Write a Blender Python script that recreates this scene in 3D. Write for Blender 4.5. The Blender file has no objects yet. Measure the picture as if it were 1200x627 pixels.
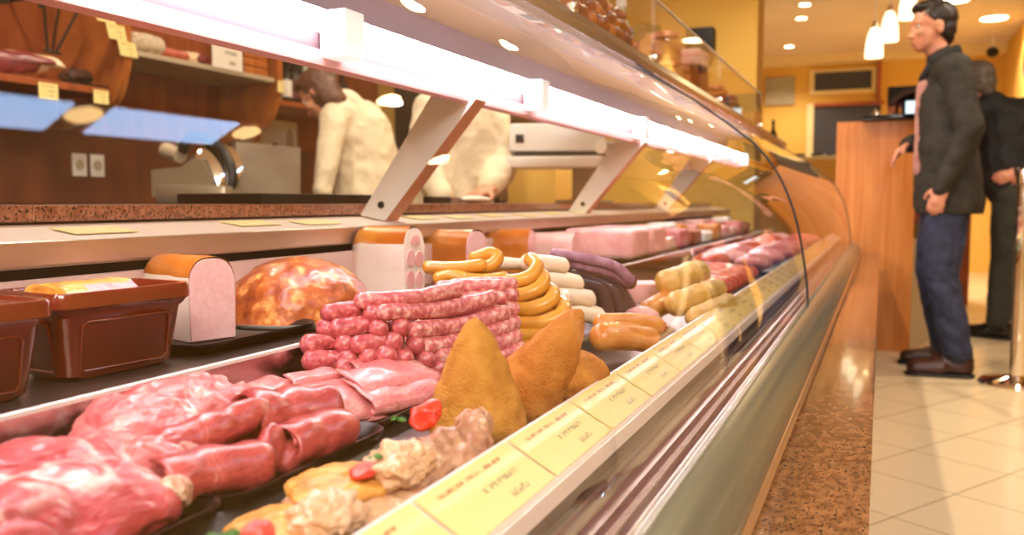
import bpy, bmesh, math, random
from mathutils import Vector, Matrix, Quaternion, noise
random.seed(7)
PI = math.pi
SC = bpy.context.scene
COL = SC.collection
V = Vector

# ------------------------------------------------------------------ camera
CAM_H = 0.82
FPX = 1012.0
PHI = math.atan((313.5 - 237.0) / FPX)
TH = math.atan(433.0 * math.cos(PHI) / FPX)
FWD = V((-math.sin(TH) * math.cos(PHI), math.cos(TH) * math.cos(PHI), -math.sin(PHI)))
RGT = V((math.cos(TH), math.sin(TH), 0))
UPV = RGT.cross(FWD)
cd = bpy.data.cameras.new('camera')
cam = bpy.data.objects.new('camera', cd)
COL.objects.link(cam)
cd.sensor_width = 36.0
cd.lens = FPX / 1200.0 * 36.0
cam.location = (0, 0, CAM_H)
cam.rotation_euler = Matrix((RGT, UPV, -FWD)).transposed().to_euler()
cd.clip_start = 0.02
cd.dof.use_dof = True
cd.dof.focus_distance = 0.92
cd.dof.aperture_fstop = 6.0
SC.camera = cam

def at(px, py, t):
    """world point at camera depth t along the sight line measured on the photo"""
    return V((0, 0, CAM_H)) + t * (FWD + (px - 600) / FPX * RGT + (313.5 - py) / FPX * UPV)

# ------------------------------------------------------------------ materials
def lin(h):
    h = h.lstrip('#')
    o = []
    for i in (0, 2, 4):
        c = int(h[i:i + 2], 16) / 255.0
        o.append(c / 12.92 if c <= 0.04045 else ((c + 0.055) / 1.055) ** 2.4)
    return (*o, 1.0)

MATS = {}
def newmat(name):
    m = bpy.data.materials.new(name)
    m.use_nodes = True
    MATS[name] = m
    nt = m.node_tree
    b = nt.nodes['Principled BSDF']
    return m, nt, b

def mat(name, c1, c2=None, scale=20.0, rough=0.5, metal=0.0, bump=0.0, bscale=None, stretch=(1, 1, 1),
        detail=4.0, coat=0.0, sss=0.0, pos=(0.35, 0.65), emit=0.0, c3=None, pos3=0.8, spec=0.5, distort=0.0, trans=0.0, alpha=1.0):
    m, nt, b = newmat(name)
    N, L = nt.nodes, nt.links
    b.inputs['Roughness'].default_value = rough
    b.inputs['Metallic'].default_value = metal
    b.inputs['Coat Weight'].default_value = coat
    b.inputs['Coat Roughness'].default_value = 0.08
    b.inputs['Specular IOR Level'].default_value = spec
    b.inputs['Transmission Weight'].default_value = trans
    b.inputs['Alpha'].default_value = alpha
    if sss:
        b.inputs['Subsurface Weight'].default_value = sss
        b.inputs['Subsurface Radius'].default_value = (1.0, 0.35, 0.25)
        b.inputs['Subsurface Scale'].default_value = 0.006
    b.inputs['Base Color'].default_value = lin(c1)
    if c2 or bump:
        tc = N.new('ShaderNodeTexCoord')
        mp = N.new('ShaderNodeMapping')
        mp.inputs['Scale'].default_value = stretch
        L.new(tc.outputs['Object'], mp.inputs['Vector'])
    if c2:
        nz = N.new('ShaderNodeTexNoise')
        nz.inputs['Scale'].default_value = scale
        nz.inputs['Detail'].default_value = detail
        nz.inputs['Distortion'].default_value = distort
        L.new(mp.outputs['Vector'], nz.inputs['Vector'])
        cr = N.new('ShaderNodeValToRGB')
        cr.color_ramp.elements[0].position = pos[0]
        cr.color_ramp.elements[0].color = lin(c1)
        cr.color_ramp.elements[1].position = pos[1]
        cr.color_ramp.elements[1].color = lin(c2)
        if c3:
            e = cr.color_ramp.elements.new(pos3)
            e.color = lin(c3)
        L.new(nz.outputs['Fac'], cr.inputs['Fac'])
        L.new(cr.outputs['Color'], b.inputs['Base Color'])
    if bump:
        nb = N.new('ShaderNodeTexNoise')
        nb.inputs['Scale'].default_value = bscale or scale * 2
        nb.inputs['Detail'].default_value = 4
        L.new(mp.outputs['Vector'], nb.inputs['Vector'])
        bp = N.new('ShaderNodeBump')
        bp.inputs['Strength'].default_value = bump
        bp.inputs['Distance'].default_value = 0.01 if (bscale or scale * 2) < 100 else 0.003
        L.new(nb.outputs['Fac'], bp.inputs['Height'])
        L.new(bp.outputs['Normal'], b.inputs['Normal'])
    if emit:
        b.inputs['Emission Color'].default_value = lin(c1)
        b.inputs['Emission Strength'].default_value = emit
    return m

def glass_mat(name, tint=(0.97, 0.985, 0.97), base=0.055, gain=0.9, power=5.0, rough=0.0):
    m = bpy.data.materials.new(name)
    m.use_nodes = True
    MATS[name] = m
    nt = m.node_tree
    N, L = nt.nodes, nt.links
    N.clear()
    out = N.new('ShaderNodeOutputMaterial')
    mix = N.new('ShaderNodeMixShader')
    tr = N.new('ShaderNodeBsdfTransparent')
    tr.inputs['Color'].default_value = (*tint, 1)
    gl = N.new('ShaderNodeBsdfGlossy')
    gl.inputs['Roughness'].default_value = rough
    gl.inputs['Color'].default_value = (1, 1, 1, 1)
    ge = N.new('ShaderNodeNewGeometry')
    dt = N.new('ShaderNodeVectorMath'); dt.operation = 'DOT_PRODUCT'
    L.new(ge.outputs['Normal'], dt.inputs[0]); L.new(ge.outputs['Incoming'], dt.inputs[1])
    ab = N.new('ShaderNodeMath'); ab.operation = 'ABSOLUTE'
    L.new(dt.outputs['Value'], ab.inputs[0])
    sb = N.new('ShaderNodeMath'); sb.operation = 'SUBTRACT'; sb.inputs[0].default_value = 1.0
    L.new(ab.outputs[0], sb.inputs[1])
    pw = N.new('ShaderNodeMath'); pw.operation = 'POWER'; pw.inputs[1].default_value = power
    L.new(sb.outputs[0], pw.inputs[0])
    ma = N.new('ShaderNodeMath'); ma.operation = 'MULTIPLY_ADD'; ma.use_clamp = True
    ma.inputs[1].default_value = gain; ma.inputs[2].default_value = base
    L.new(pw.outputs[0], ma.inputs[0])
    L.new(ma.outputs[0], mix.inputs['Fac'])
    L.new(tr.outputs[0], mix.inputs[1]); L.new(gl.outputs[0], mix.inputs[2])
    L.new(mix.outputs[0], out.inputs['Surface'])
    return m

def emat(name, c, s):
    m = bpy.data.materials.new(name); m.use_nodes = True; MATS[name] = m
    nt = m.node_tree; nt.nodes.clear()
    o = nt.nodes.new('ShaderNodeOutputMaterial'); e = nt.nodes.new('ShaderNodeEmission')
    e.inputs['Color'].default_value = lin(c); e.inputs['Strength'].default_value = s
    nt.links.new(e.outputs[0], o.inputs['Surface'])
    return m

# setting
mat('yellow_wall', '#e6bd5e', '#dfb252', 1.5, rough=0.8)
mat('cream_paint', '#ecd9a2', rough=0.7)
mat('ceiling_paint', '#e4d4c2', '#dccab6', 1.0, rough=0.85)
mat('panel_wood', '#8a3d14', '#a85423', 3.0, rough=0.45, stretch=(1, 6, 0.6), distort=1.0)
mat('dark_panel', '#5a2612', '#74361a', 3.0, rough=0.5, stretch=(1, 3, 1))
mat('bracket_wood', '#a05320', '#c4732f', 6.0, rough=0.4, stretch=(1, 4, 0.7), distort=1.0)
mat('desk_wood', '#c5742f', '#d68a45', 4.0, rough=0.35, stretch=(9, 9, 0.5), distort=0.6)
mat('dark_door', '#33343c', '#3c3c42', 2.0, rough=0.5)
mat('black_gloss', '#0c0c0e', rough=0.15)
mat('black_matt', '#121212', rough=0.6)
mat('black_plastic', '#0b0909', rough=0.32, spec=0.3)
mat('grey_body', '#b9a78c', rough=0.5)
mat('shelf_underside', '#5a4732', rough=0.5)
mat('holder_glare', '#f4eeee', rough=0.4, emit=0.8)  # emission stands in for the tube light glaring on the end caps
# metals
mat('steel', '#c9c2bd', rough=0.22, metal=1.0)
mat('steel_brushed', '#c9b7ae', '#d8cac0', 40, rough=0.32, metal=0.9, stretch=(1, 0.05, 1))
mat('chrome', '#e9e2d6', rough=0.05, metal=1.0)
mat('bumper_metal', '#80806a', '#8a8a70', 2, rough=0.2, metal=0.45)
mat('brass_trim', '#c69a68', rough=0.2, metal=0.7)
mat('white_metal', '#e6ddd6', rough=0.35)
mat('pink_alu', '#d49c9c', rough=0.3, metal=0.35)
mat('reflector', '#8d7564', rough=0.55, metal=0.1)
mat('bracket_grey', '#f0ede8', rough=0.4)
mat('lamp_plate', '#3a2830', rough=0.6)
mat('board_steel', '#7d6a54', '#94826a', 6, rough=0.3, metal=0.5)
mat('bracket_edge', '#cf8458', rough=0.45)
mat('dark_metal', '#2a2522', rough=0.4, metal=0.6)
mat('slicer_metal', '#a89c88', rough=0.3, metal=0.7)
mat('back_board', '#d9b7aa', rough=0.35)
mat('shelf_steel', '#f0dcd0', rough=0.35)
mat('dark_recess', '#3b2f2c', rough=0.5)
mat('deck_steel', '#64554e', rough=0.3, metal=0.7)
glass_mat('case_glass')
glass_mat('guard_glass', tint=(0.97, 0.97, 0.96), base=0.05, gain=0.6)
glass_mat('jar_glass', tint=(0.95, 0.95, 0.93), base=0.08, gain=0.8)
emat('tube_glow', '#ffe9f0', 45.0)
emat('amber_glow', '#ffd08a', 13.0)
emat('warm_glow', '#ffe2a8', 22.0)
emat('cool_glow', '#b2d2ff', 11.0)
emat('screen_glow', '#cfe6f2', 1.6)
mat('pendant_glass', '#fff3d0', rough=0.3, emit=1.9)
# foods
def meat(name, lean, mid, fat, scale, vein=0.07, patch=(0.45, 0.60), stretch=(1, 1, 1), rough=0.33, bump=0.35, bscale=90, sss=0.12, fibre=0.35, fdir=(6, 0.6, 3), dist=1.5):
    """raw meat: lean colour with fibres, pale fat veins that follow the ridges of a noise, fat patches"""
    m, nt, b = newmat(name)
    N, L = nt.nodes, nt.links
    b.inputs['Roughness'].default_value = rough
    b.inputs['Coat Weight'].default_value = 0.35; b.inputs['Coat Roughness'].default_value = 0.14
    b.inputs['Subsurface Weight'].default_value = sss
    b.inputs['Subsurface Radius'].default_value = (1, .3, .2); b.inputs['Subsurface Scale'].default_value = 0.004
    tc = N.new('ShaderNodeTexCoord')
    def nz(sc, det, ds, st):
        mp = N.new('ShaderNodeMapping'); mp.inputs['Scale'].default_value = st
        L.new(tc.outputs['Object'], mp.inputs['Vector'])
        n = N.new('ShaderNodeTexNoise'); n.inputs['Scale'].default_value = sc; n.inputs['Detail'].default_value = det; n.inputs['Distortion'].default_value = ds
        L.new(mp.outputs[0], n.inputs['Vector']); return n.outputs['Fac']
    def mr(v, a, b2, c, d):
        r = N.new('ShaderNodeMapRange'); r.interpolation_type = 'SMOOTHSTEP'
        for k, q in zip(('From Min', 'From Max', 'To Min', 'To Max'), (a, b2, c, d)): r.inputs[k].default_value = q
        L.new(v, r.inputs['Value']); return r.outputs[0]
    def mm(op, a, b2):
        r = N.new('ShaderNodeMath'); r.operation = op
        for k, q in enumerate((a, b2)):
            if q is None: continue
            if isinstance(q, (int, float)): r.inputs[k].default_value = q
            else: L.new(q, r.inputs[k])
        return r.outputs[0]
    a = nz(scale, 3, dist, stretch)
    rid = mm('ABSOLUTE', mm('SUBTRACT', a, 0.5), None)
    veins = mr(rid, 0.0, vein, 1.0, 0.0)
    pat = mr(nz(scale * 0.55, 2, 0.6, (1, 1, 1)), patch[0], patch[1], 0.0, 1.0)
    big = mr(nz(scale * 0.8, 4, 1.0, stretch), 0.60, 0.70, 0.0, 0.9)
    fatm = mm('MAXIMUM', mm('MULTIPLY', veins, pat), mm('MULTIPLY', big, pat))
    fib = mr(nz(scale * 6, 3, 0.2, fdir), 0.35, 0.65, 0.0, 1.0)
    var = mr(nz(scale * 0.7, 3, 0.5, (1, 1, 1)), 0.35, 0.65, 0.0, 1.0)
    fac = mm('ADD', mm('MULTIPLY', fib, fibre), mm('MULTIPLY', var, 1 - fibre))
    x1 = N.new('ShaderNodeMix'); x1.data_type = 'RGBA'
    x1.inputs['A'].default_value = lin(lean); x1.inputs['B'].default_value = lin(mid); L.new(fac, x1.inputs['Factor'])
    x2 = N.new('ShaderNodeMix'); x2.data_type = 'RGBA'
    L.new(x1.outputs['Result'], x2.inputs['A']); x2.inputs['B'].default_value = lin(fat); L.new(fatm, x2.inputs['Factor'])
    L.new(x2.outputs['Result'], b.inputs['Base Color'])
    bp = N.new('ShaderNodeBump'); bp.inputs['Strength'].default_value = bump; bp.inputs['Distance'].default_value = 0.004
    L.new(mm('ADD', mm('MULTIPLY', nz(bscale, 4, 0.3, (1, 1, 1)), 0.7), mm('MULTIPLY', fib, 0.25)), bp.inputs['Height'])
    L.new(bp.outputs[0], b.inputs['Normal'])
    return m
meat('pork_marbled', '#a22d38', '#c9575b', '#f2d3c6', 15, 0.085, (0.41, 0.55), dist=2.0)
meat('pork_pale', '#b2474c', '#d47a76', '#f2d0c4', 18, 0.055, (0.45, 0.61), dist=1.8)
meat('pork_lean', '#963234', '#c25852', '#e2a898', 34, 0.03, (0.50, 0.66), fibre=0.45, fdir=(2.5, 0.4, 2.5), bump=0.15)
meat('pork_slice', '#c25c62', '#dc8c88', '#eebcb0', 40, 0.03, (0.5, 0.7), fibre=0.6, fdir=(3.0, 0.35, 2), bump=0.18)
meat('bone_end', '#c08060', '#d8a888', '#efd8c0', 120, 0.1, (0.3, 0.5))
mat('sausage_pink', '#a8404a', '#c86264', 150, rough=0.3, c3='#e4a49a', pos3=0.70, pos=(0.38, 0.54), bump=0.25, bscale=200, sss=0.1, coat=0.15, spec=0.6)
mat('sausage_light', '#b8525a', '#d67c7a', 150, rough=0.3, c3='#efbcb0', pos3=0.68, pos=(0.36, 0.52), bump=0.25, bscale=200, sss=0.1, coat=0.15, spec=0.6)
mat('sausage_yellow', '#cc8a2a', '#dfa042', 25, rough=0.25, sss=0.15, coat=0.2)
mat('sausage_white', '#e6cdb2', '#efdcc6', 25, rough=0.35, sss=0.15, coat=0.1)
mat('sausage_dark', '#2c2330', '#4a3644', 40, rough=0.25, coat=0.3)
mat('sausage_purple', '#8a5a78', '#b58aa0', 60, rough=0.3)
mat('breading', '#b87628', '#d69a44', 60, rough=0.8, bump=0.8, bscale=420, pos=(0.3, 0.7), c3='#e0b364', pos3=0.85, spec=0.3)
mat('breading_orange', '#b26722', '#cf8a3c', 60, rough=0.8, bump=0.8, bscale=420, pos=(0.3, 0.7), spec=0.3)
mat('smoked_skin', '#c8772c', '#dc9c52', 30, rough=0.35, bump=0.15, coat=0.2, sss=0.1)
mat('smoked_end', '#a84e22', '#c87038', 120, rough=0.6, bump=0.5, bscale=200)
mat('net_roll', '#c99a44', '#e0bb70', 45, rough=0.4, bump=0.5, bscale=60, coat=0.2)
mat('glaze_brown', '#7a2c0e', '#ac581e', 60, rough=0.3, c3='#d6a05a', pos3=0.70, bump=0.35, bscale=150, coat=0.12, detail=6, pos=(0.3, 0.55))
mat('loaf_crust', '#b05a14', '#d88a30', 12, rough=0.3, coat=0.3)
mat('loaf_paste', '#dfaaa6', '#e8bcb6', 120, rough=0.5, sss=0.2, pos=(0.3, 0.6))
mat('loaf_white', '#ecd6c4', '#f1dfd0', 25, rough=0.45, c3='#e4c07a', pos3=0.85)
mat('ham_pink', '#e09a98', '#efbcb4', 30, rough=0.35, sss=0.2)
mat('ham_dark', '#6a1a20', '#8a2c2c', 25, rough=0.35, c3='#b85a50', pos3=0.72)
mat('ham_fat', '#efcfa0', '#f6e0bd', 25, rough=0.4)
mat('cured_dark', '#2a1612', '#52271a', 30, rough=0.5, bump=0.4)
mat('salami_skin', '#d8c4a8', '#8f7660', 60, rough=0.7, bump=0.5, bscale=120, pos=(0.45, 0.75))
mat('salami_red', '#b04030', '#cc6a50', 70, rough=0.5)
mat('cooked_meat', '#a06a48', '#cf9c78', 45, rough=0.4, c3='#e8c8a4', pos3=0.68, bump=0.6, bscale=120, coat=0.25)
mat('cream_meat', '#cf9a68', '#ecc49c', 70, rough=0.4, c3='#f8e6d0', pos3=0.66, bump=0.9, bscale=150, coat=0.2, detail=6)
mat('cheese', '#d08028', '#eeb458', 60, rough=0.4, coat=0.05, bump=0.7, bscale=140, c3='#f2d49a', pos3=0.75)
mat('tomato', '#d01c08', '#e8401c', 60, rough=0.35, coat=0.1, bump=0.4, bscale=120)
mat('herb', '#24601a', '#4a9030', 90, rough=0.6, bump=0.6, bscale=300)
mat('kebab_red', '#a83018', '#d85a2a', 50, rough=0.35, bump=0.4, coat=0.3)
mat('brown_crock', '#64200f', '#782c16', 8, rough=0.12, coat=0.8)
mat('pate_crust', '#c87a24', '#e8ac50', 35, rough=0.3, bump=0.3, coat=0.3)
mat('pate_cut', '#a87478', '#c99a96', 110, rough=0.45, bump=0.3)
mat('snack_brown', '#6a2c10', '#a8541c', 40, rough=0.3, coat=0.4)
mat('snack_orange', '#b85a1c', '#d98a3c', 40, rough=0.35, coat=0.3)
mat('paper_white', '#efe6da', rough=0.6)
mat('wrap_pink', '#e8b0a8', '#f0c8be', 20, rough=0.2, coat=0.5)
mat('pate_jar_fill', '#c8824a', '#d99a60', 40, rough=0.5)
mat('jar_lid', '#d98a6a', rough=0.35, metal=0.3)
mat('dark_red_box', '#5a1414', '#6e1e1a', 10, rough=0.3)
mat('blue_card', '#6a8ab8', rough=0.4)
# people
mat('skin', '#d79a7c', '#c98468', 30, rough=0.5, sss=0.1)
mat('hair_dark', '#17100d', '#2a1c16', 60, rough=0.45, stretch=(1, 1, 0.3))
mat('hair_brown', '#4a2615', '#5e3420', 60, rough=0.5)
mat('hair_grey', '#4a443e', '#6a625a', 60, rough=0.5)
mat('jacket_dark', '#1a160f', '#262015', 14, rough=0.75, bump=0.5, bscale=16)
mat('jacket_black', '#09090b', '#121216', 14, rough=0.75, bump=0.5, bscale=14)
mat('jeans', '#1c2136', '#2e3450', 26, rough=0.8, bump=0.5, bscale=18)
mat('trousers_grey', '#24261f', '#2f3028', 20, rough=0.8, bump=0.5, bscale=16)
mat('shirt_pink', '#9a6a60', '#b08478', 20, rough=0.8)
mat('shoe_leather', '#301410', '#43201a', 30, rough=0.3)
mat('coat_white', '#dccbae', '#d6c4a6', 9, rough=0.75, bump=0.7, bscale=12)
mat('eye_white', '#b8b0a8', rough=0.3)
mat('iris', '#2a1a10', rough=0.2)

def granite(name, base, c2, spk, rough, scale, stretch, spec_thr=0.62):
    m, nt, b = newmat(name)
    N, L = nt.nodes, nt.links
    b.inputs['Roughness'].default_value = rough
    b.inputs['Coat Weight'].default_value = 0.4
    b.inputs['Coat Roughness'].default_value = 0.05
    tc = N.new('ShaderNodeTexCoord'); mp = N.new('ShaderNodeMapping'); mp.inputs['Scale'].default_value = stretch
    L.new(tc.outputs['Object'], mp.inputs['Vector'])
    n1 = N.new('ShaderNodeTexNoise'); n1.inputs['Scale'].default_value = scale; n1.inputs['Detail'].default_value = 6
    L.new(mp.outputs[0], n1.inputs['Vector'])
    r1 = N.new('ShaderNodeValToRGB')
    r1.color_ramp.elements[0].position = 0.35; r1.color_ramp.elements[0].color = lin(base)
    r1.color_ramp.elements[1].position = 0.65; r1.color_ramp.elements[1].color = lin(c2)
    L.new(n1.outputs['Fac'], r1.inputs['Fac'])
    n2 = N.new('ShaderNodeTexNoise'); n2.inputs['Scale'].default_value = scale * 3.2; n2.inputs['Detail'].default_value = 3
    L.new(mp.outputs[0], n2.inputs['Vector'])
    r2 = N.new('ShaderNodeValToRGB')
    r2.color_ramp.elements[0].position = spec_thr - 0.03; r2.color_ramp.elements[0].color = (0, 0, 0, 1)
    r2.color_ramp.elements[1].position = spec_thr + 0.03; r2.color_ramp.elements[1].color = (1, 1, 1, 1)
    L.new(n2.outputs['Fac'], r2.inputs['Fac'])
    mx = N.new('ShaderNodeMix'); mx.data_type = 'RGBA'
    L.new(r2.outputs['Color'], mx.inputs['Factor'])
    L.new(r1.outputs['Color'], mx.inputs['A'])
    mx.inputs['B'].default_value = lin(spk)
    L.new(mx.outputs['Result'], b.inputs['Base Color'])
    return m
granite('granite_gold', '#6b4222', '#97683e', '#2a1c12', 0.14, 95, (1, 0.6, 1), 0.605)
granite('granite_pink', '#9a5a48', '#c48a72', '#241816', 0.3, 90, (1, 1, 1), 0.58)

def tile_mat():
    m, nt, b = newmat('floor_tiles')
    N, L = nt.nodes, nt.links
    tc = N.new('ShaderNodeTexCoord')
    mp = N.new('ShaderNodeMapping')
    mp.vector_type = 'TEXTURE'
    mp.inputs['Location'].default_value = (0.38, 2.94, 0)
    mp.inputs['Rotation'].default_value = (0, 0, math.radians(58.0))
    L.new(tc.outputs['Object'], mp.inputs['Vector'])
    br = N.new('ShaderNodeTexBrick')
    br.offset = 0.0; br.squash = 1.0
    br.inputs['Scale'].default_value = 1.0
    br.inputs['Brick Width'].default_value = 0.31
    br.inputs['Row Height'].default_value = 0.31
    br.inputs['Mortar Size'].default_value = 0.0022
    br.inputs['Color1'].default_value = lin('#dfc9a4')
    br.inputs['Color2'].default_value = lin('#dcc59f')
    br.inputs['Mortar'].default_value = lin('#8c7a5c')
    L.new(mp.outputs[0], br.inputs['Vector'])
    L.new(br.outputs['Color'], b.inputs['Base Color'])
    b.inputs['Roughness'].default_value = 0.22
    return m
tile_mat()

def label_mat(name, paper, ink, red):
    """printed yellow price card: rows of small broken dark lettering, object x = along the card, y = up the card (0..1)"""
    m, nt, b = newmat(name)
    N, L = nt.nodes, nt.links
    b.inputs['Roughness'].default_value = 0.12
    b.inputs['Coat Weight'].default_value = 0.6
    uv = N.new('ShaderNodeUVMap')
    sp = N.new('ShaderNodeSeparateXYZ'); L.new(uv.outputs[0], sp.inputs[0])
    def math_(op, a, bb=None, c=None):
        n = N.new('ShaderNodeMath'); n.operation = op
        for i, q in enumerate((a, bb, c)):
            if q is None: continue
            if isinstance(q, (int, float)): n.inputs[i].default_value = q
            else: L.new(q, n.inputs[i])
        return n.outputs[0]
    def row(y0, y1, x0, x1, f):
        a = math_('MULTIPLY', math_('GREATER_THAN', sp.outputs[1], y0), math_('LESS_THAN', sp.outputs[1], y1))
        bx = math_('MULTIPLY', math_('GREATER_THAN', sp.outputs[0], x0), math_('LESS_THAN', sp.outputs[0], x1))
        w = N.new('ShaderNodeTexNoise'); w.inputs['Scale'].default_value = 1.0; w.inputs['Detail'].default_value = 1
        cmb = N.new('ShaderNodeCombineXYZ')
        L.new(math_('MULTIPLY', sp.outputs[0], f), cmb.inputs[0]); L.new(math_('MULTIPLY', sp.outputs[1], 9.0), cmb.inputs[1])
        L.new(cmb.outputs[0], w.inputs['Vector'])
        k = math_('GREATER_THAN', w.outputs['Fac'], 0.46)
        return math_('MULTIPLY', math_('MULTIPLY', a, bx), k)
    title = row(0.78, 0.85, 0.12, 0.80, 60)
    mid = row(0.46, 0.56, 0.42, 0.82, 46)
    price = row(0.16, 0.28, 0.56, 0.76, 40)
    m1 = N.new('ShaderNodeMix'); m1.data_type = 'RGBA'
    m1.inputs['A'].default_value = lin(paper); m1.inputs['B'].default_value = lin(red)
    L.new(title, m1.inputs['Factor'])
    m2 = N.new('ShaderNodeMix'); m2.data_type = 'RGBA'
    L.new(m1.outputs['Result'], m2.inputs['A']); m2.inputs['B'].default_value = lin(ink)
    L.new(math_('MAXIMUM', mid, price), m2.inputs['Factor'])
    L.new(m2.outputs['Result'], b.inputs['Base Color'])
    return m
label_mat('card_yellow', '#fbe79c', '#b8ab78', '#bb8450')
label_mat('card_white', '#efe8dc', '#8a8078', '#8a6a60')
mat('card_plain', '#fbe6a4', rough=0.4)
mat('card_back', '#e8cf6a', '#dcc058', 30, rough=0.5)

# ------------------------------------------------------------------ mesh helpers
def origin_of(o):
    v = V((0, 0, 0))
    while o is not None:
        v += o.location
        o = o.parent
    return v

def tag(o, label=None, cat=None, group=None, kind=None):
    if label: o['label'] = label
    if cat: o['category'] = cat
    if group: o['group'] = group
    if kind: o['kind'] = kind
    return o

def thing(name, label, cat, loc=(0, 0, 0), group=None):
    o = bpy.data.objects.new(name, None)
    o.empty_display_size = 0.05
    COL.objects.link(o)
    o.location = loc
    return tag(o, label, cat, group)

def obj(name, bm, m, parent=None, origin=None, smooth=True, sharp=35):
    """link a bmesh (world coordinates) as ONE mesh object"""
    me = bpy.data.meshes.new(name)
    off = origin_of(parent) if parent else V(origin or (0, 0, 0))
    bmesh.ops.recalc_face_normals(bm, faces=bm.faces)
    bm.transform(Matrix.Translation(-off))
    bm.to_mesh(me); bm.free()
    for k in (m if isinstance(m, (list, tuple)) else [m]):
        me.materials.append(MATS[k])
    if smooth:
        for p in me.polygons: p.use_smooth = True
        if sharp: me.set_sharp_from_angle(angle=math.radians(sharp))
    o = bpy.data.objects.new(name, me)
    COL.objects.link(o)
    if parent: o.parent = parent
    else: o.location = off
    return o

def mesh_obj(name, me, m, parent=None, origin=None):
    off = origin_of(parent) if parent else V(origin or (0, 0, 0))
    me.transform(Matrix.Translation(-off))
    me.materials.clear()
    for k in (m if isinstance(m, (list, tuple)) else [m]): me.materials.append(MATS[k])
    for p in me.polygons: p.use_smooth = True
    o = bpy.data.objects.new(name, me)
    COL.objects.link(o)
    if parent: o.parent = parent
    else: o.location = off
    return o

def struct(name, bm, m, smooth=False):
    o = obj(name, bm, m, None, None, smooth)
    o['kind'] = 'structure'
    return o

def B(): return bmesh.new()

def box(bm, x0, x1, y0, y1, z0, z1, bev=0.0, mi=0, mtx=None):
    vs = [bm.verts.new((x, y, z)) for x in (x0, x1) for y in (y0, y1) for z in (z0, z1)]
    F = [(0, 1, 3, 2), (4, 6, 7, 5), (0, 4, 5, 1), (2, 3, 7, 6), (0, 2, 6, 4), (1, 5, 7, 3)]
    fs = [bm.faces.new([vs[i] for i in f]) for f in F]
    for f in fs: f.material_index = mi
    if bev > 0:
        es = list({e for f in fs for e in f.edges})
        r = bmesh.ops.bevel(bm, geom=es, offset=bev, segments=2, affect='EDGES', profile=0.6)
        for f in r['faces']: f.material_index = mi
        vs = list({v for v in vs if v.is_valid} | {v for f in r['faces'] for v in f.verts})
    if mtx is not None:
        bmesh.ops.transform(bm, matrix=mtx, verts=[v for v in vs if v.is_valid])
    return bm

def prism(bm, pts, axis, a0, a1, mi=0, cap=True):
    """closed polygon pts (2d) extruded along axis ('x','y','z')"""
    def mk(p, a):
        return {'x': (a, p[0], p[1]), 'y': (p[0], a, p[1]), 'z': (p[0], p[1], a)}[axis]
    A = [bm.verts.new(mk(p, a0)) for p in pts]
    C = [bm.verts.new(mk(p, a1)) for p in pts]
    n = len(pts)
    for i in range(n):
        f = bm.faces.new((A[i], A[(i + 1) % n], C[(i + 1) % n], C[i])); f.material_index = mi
    if cap:
        f = bm.faces.new(A); f.material_index = mi
        f = bm.faces.new(C[::-1]); f.material_index = mi
    return bm

def frame_of(d):
    d = d.normalized()
    up = V((0, 0, 1)) if abs(d.z) < 0.9 else V((0, 1, 0))
    s = d.cross(up).normalized()
    return s, s.cross(d).normalized()

def tube(bm, pts, rad, seg=10, mi=0, flat=1.0, caps=True, jitter=0.0, jf=60.0, closed_round=True):
    """tube through pts; rad number or per-point list; rounded ends"""
    pts = [V(p) for p in pts]
    n = len(pts)
    R = rad if isinstance(rad, (list, tuple)) else [rad] * n
    rings = []
    ps, rs = list(pts), list(R)
    s_prev = None
    for i in range(n):
        d = (pts[min(i + 1, n - 1)] - pts[max(i - 1, 0)])
        s, u = frame_of(d)
        if s_prev is not None:
            dd = d.normalized()
            s = (s_prev - dd * s_prev.dot(dd)).normalized(); u = s.cross(dd).normalized()
        s_prev = s
        ring = []
        for k in range(seg):
            a = 2 * PI * k / seg
            p = pts[i] + (s * math.cos(a) + u * math.sin(a) * flat) * R[i]
            if jitter:
                p += (p - pts[i]) * jitter * noise.noise(p * jf)
            ring.append(bm.verts.new(p))
        rings.append(ring)
    for i in range(n - 1):
        for k in range(seg):
            f = bm.faces.new((rings[i][k], rings[i][(k + 1) % seg], rings[i + 1][(k + 1) % seg], rings[i + 1][k])); f.material_index = mi
    if caps:
        f = bm.faces.new(rings[0][::-1]); f.material_index = mi
        f = bm.faces.new(rings[-1]); f.material_index = mi
    return bm

def spline(pts, n=8):
    pts = [V(p) for p in pts]
    out = []
    for i in range(len(pts) - 1):
        p0 = pts[max(i - 1, 0)]; p1 = pts[i]; p2 = pts[i + 1]; p3 = pts[min(i + 2, len(pts) - 1)]
        for k in range(n):
            t = k / n
            out.append(0.5 * ((2 * p1) + (p2 - p0) * t + (2 * p0 - 5 * p1 + 4 * p2 - p3) * t * t + (3 * p1 - p0 - 3 * p2 + p3) * t ** 3))
    out.append(pts[-1])
    return out

def lathe(bm, prof, c, seg=24, mi=0, axis=None):
    """prof list of (r, z) about the vertical through c (or about axis)"""
    c = V(c)
    q = V((0, 0, 1)).rotation_difference(V(axis)) if axis is not None else Quaternion()
    rings = []
    for r, z in prof:
        if r < 1e-6:
            rings.append([bm.verts.new(c + q @ V((0, 0, z)))])
        else:
            rings.append([bm.verts.new(c + q @ V((r * math.cos(2 * PI * k / seg), r * math.sin(2 * PI * k / seg), z))) for k in range(seg)])
    for a, b2 in zip(rings, rings[1:]):
        for k in range(seg):
            k2 = (k + 1) % seg
            if len(a) == 1 and len(b2) == 1: continue
            if len(a) == 1: f = bm.faces.new((a[0], b2[k2], b2[k]))
            elif len(b2) == 1: f = bm.faces.new((a[k], a[k2], b2[0]))
            else: f = bm.faces.new((a[k], a[k2], b2[k2], b2[k]))
            f.material_index = mi
    return bm

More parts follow.
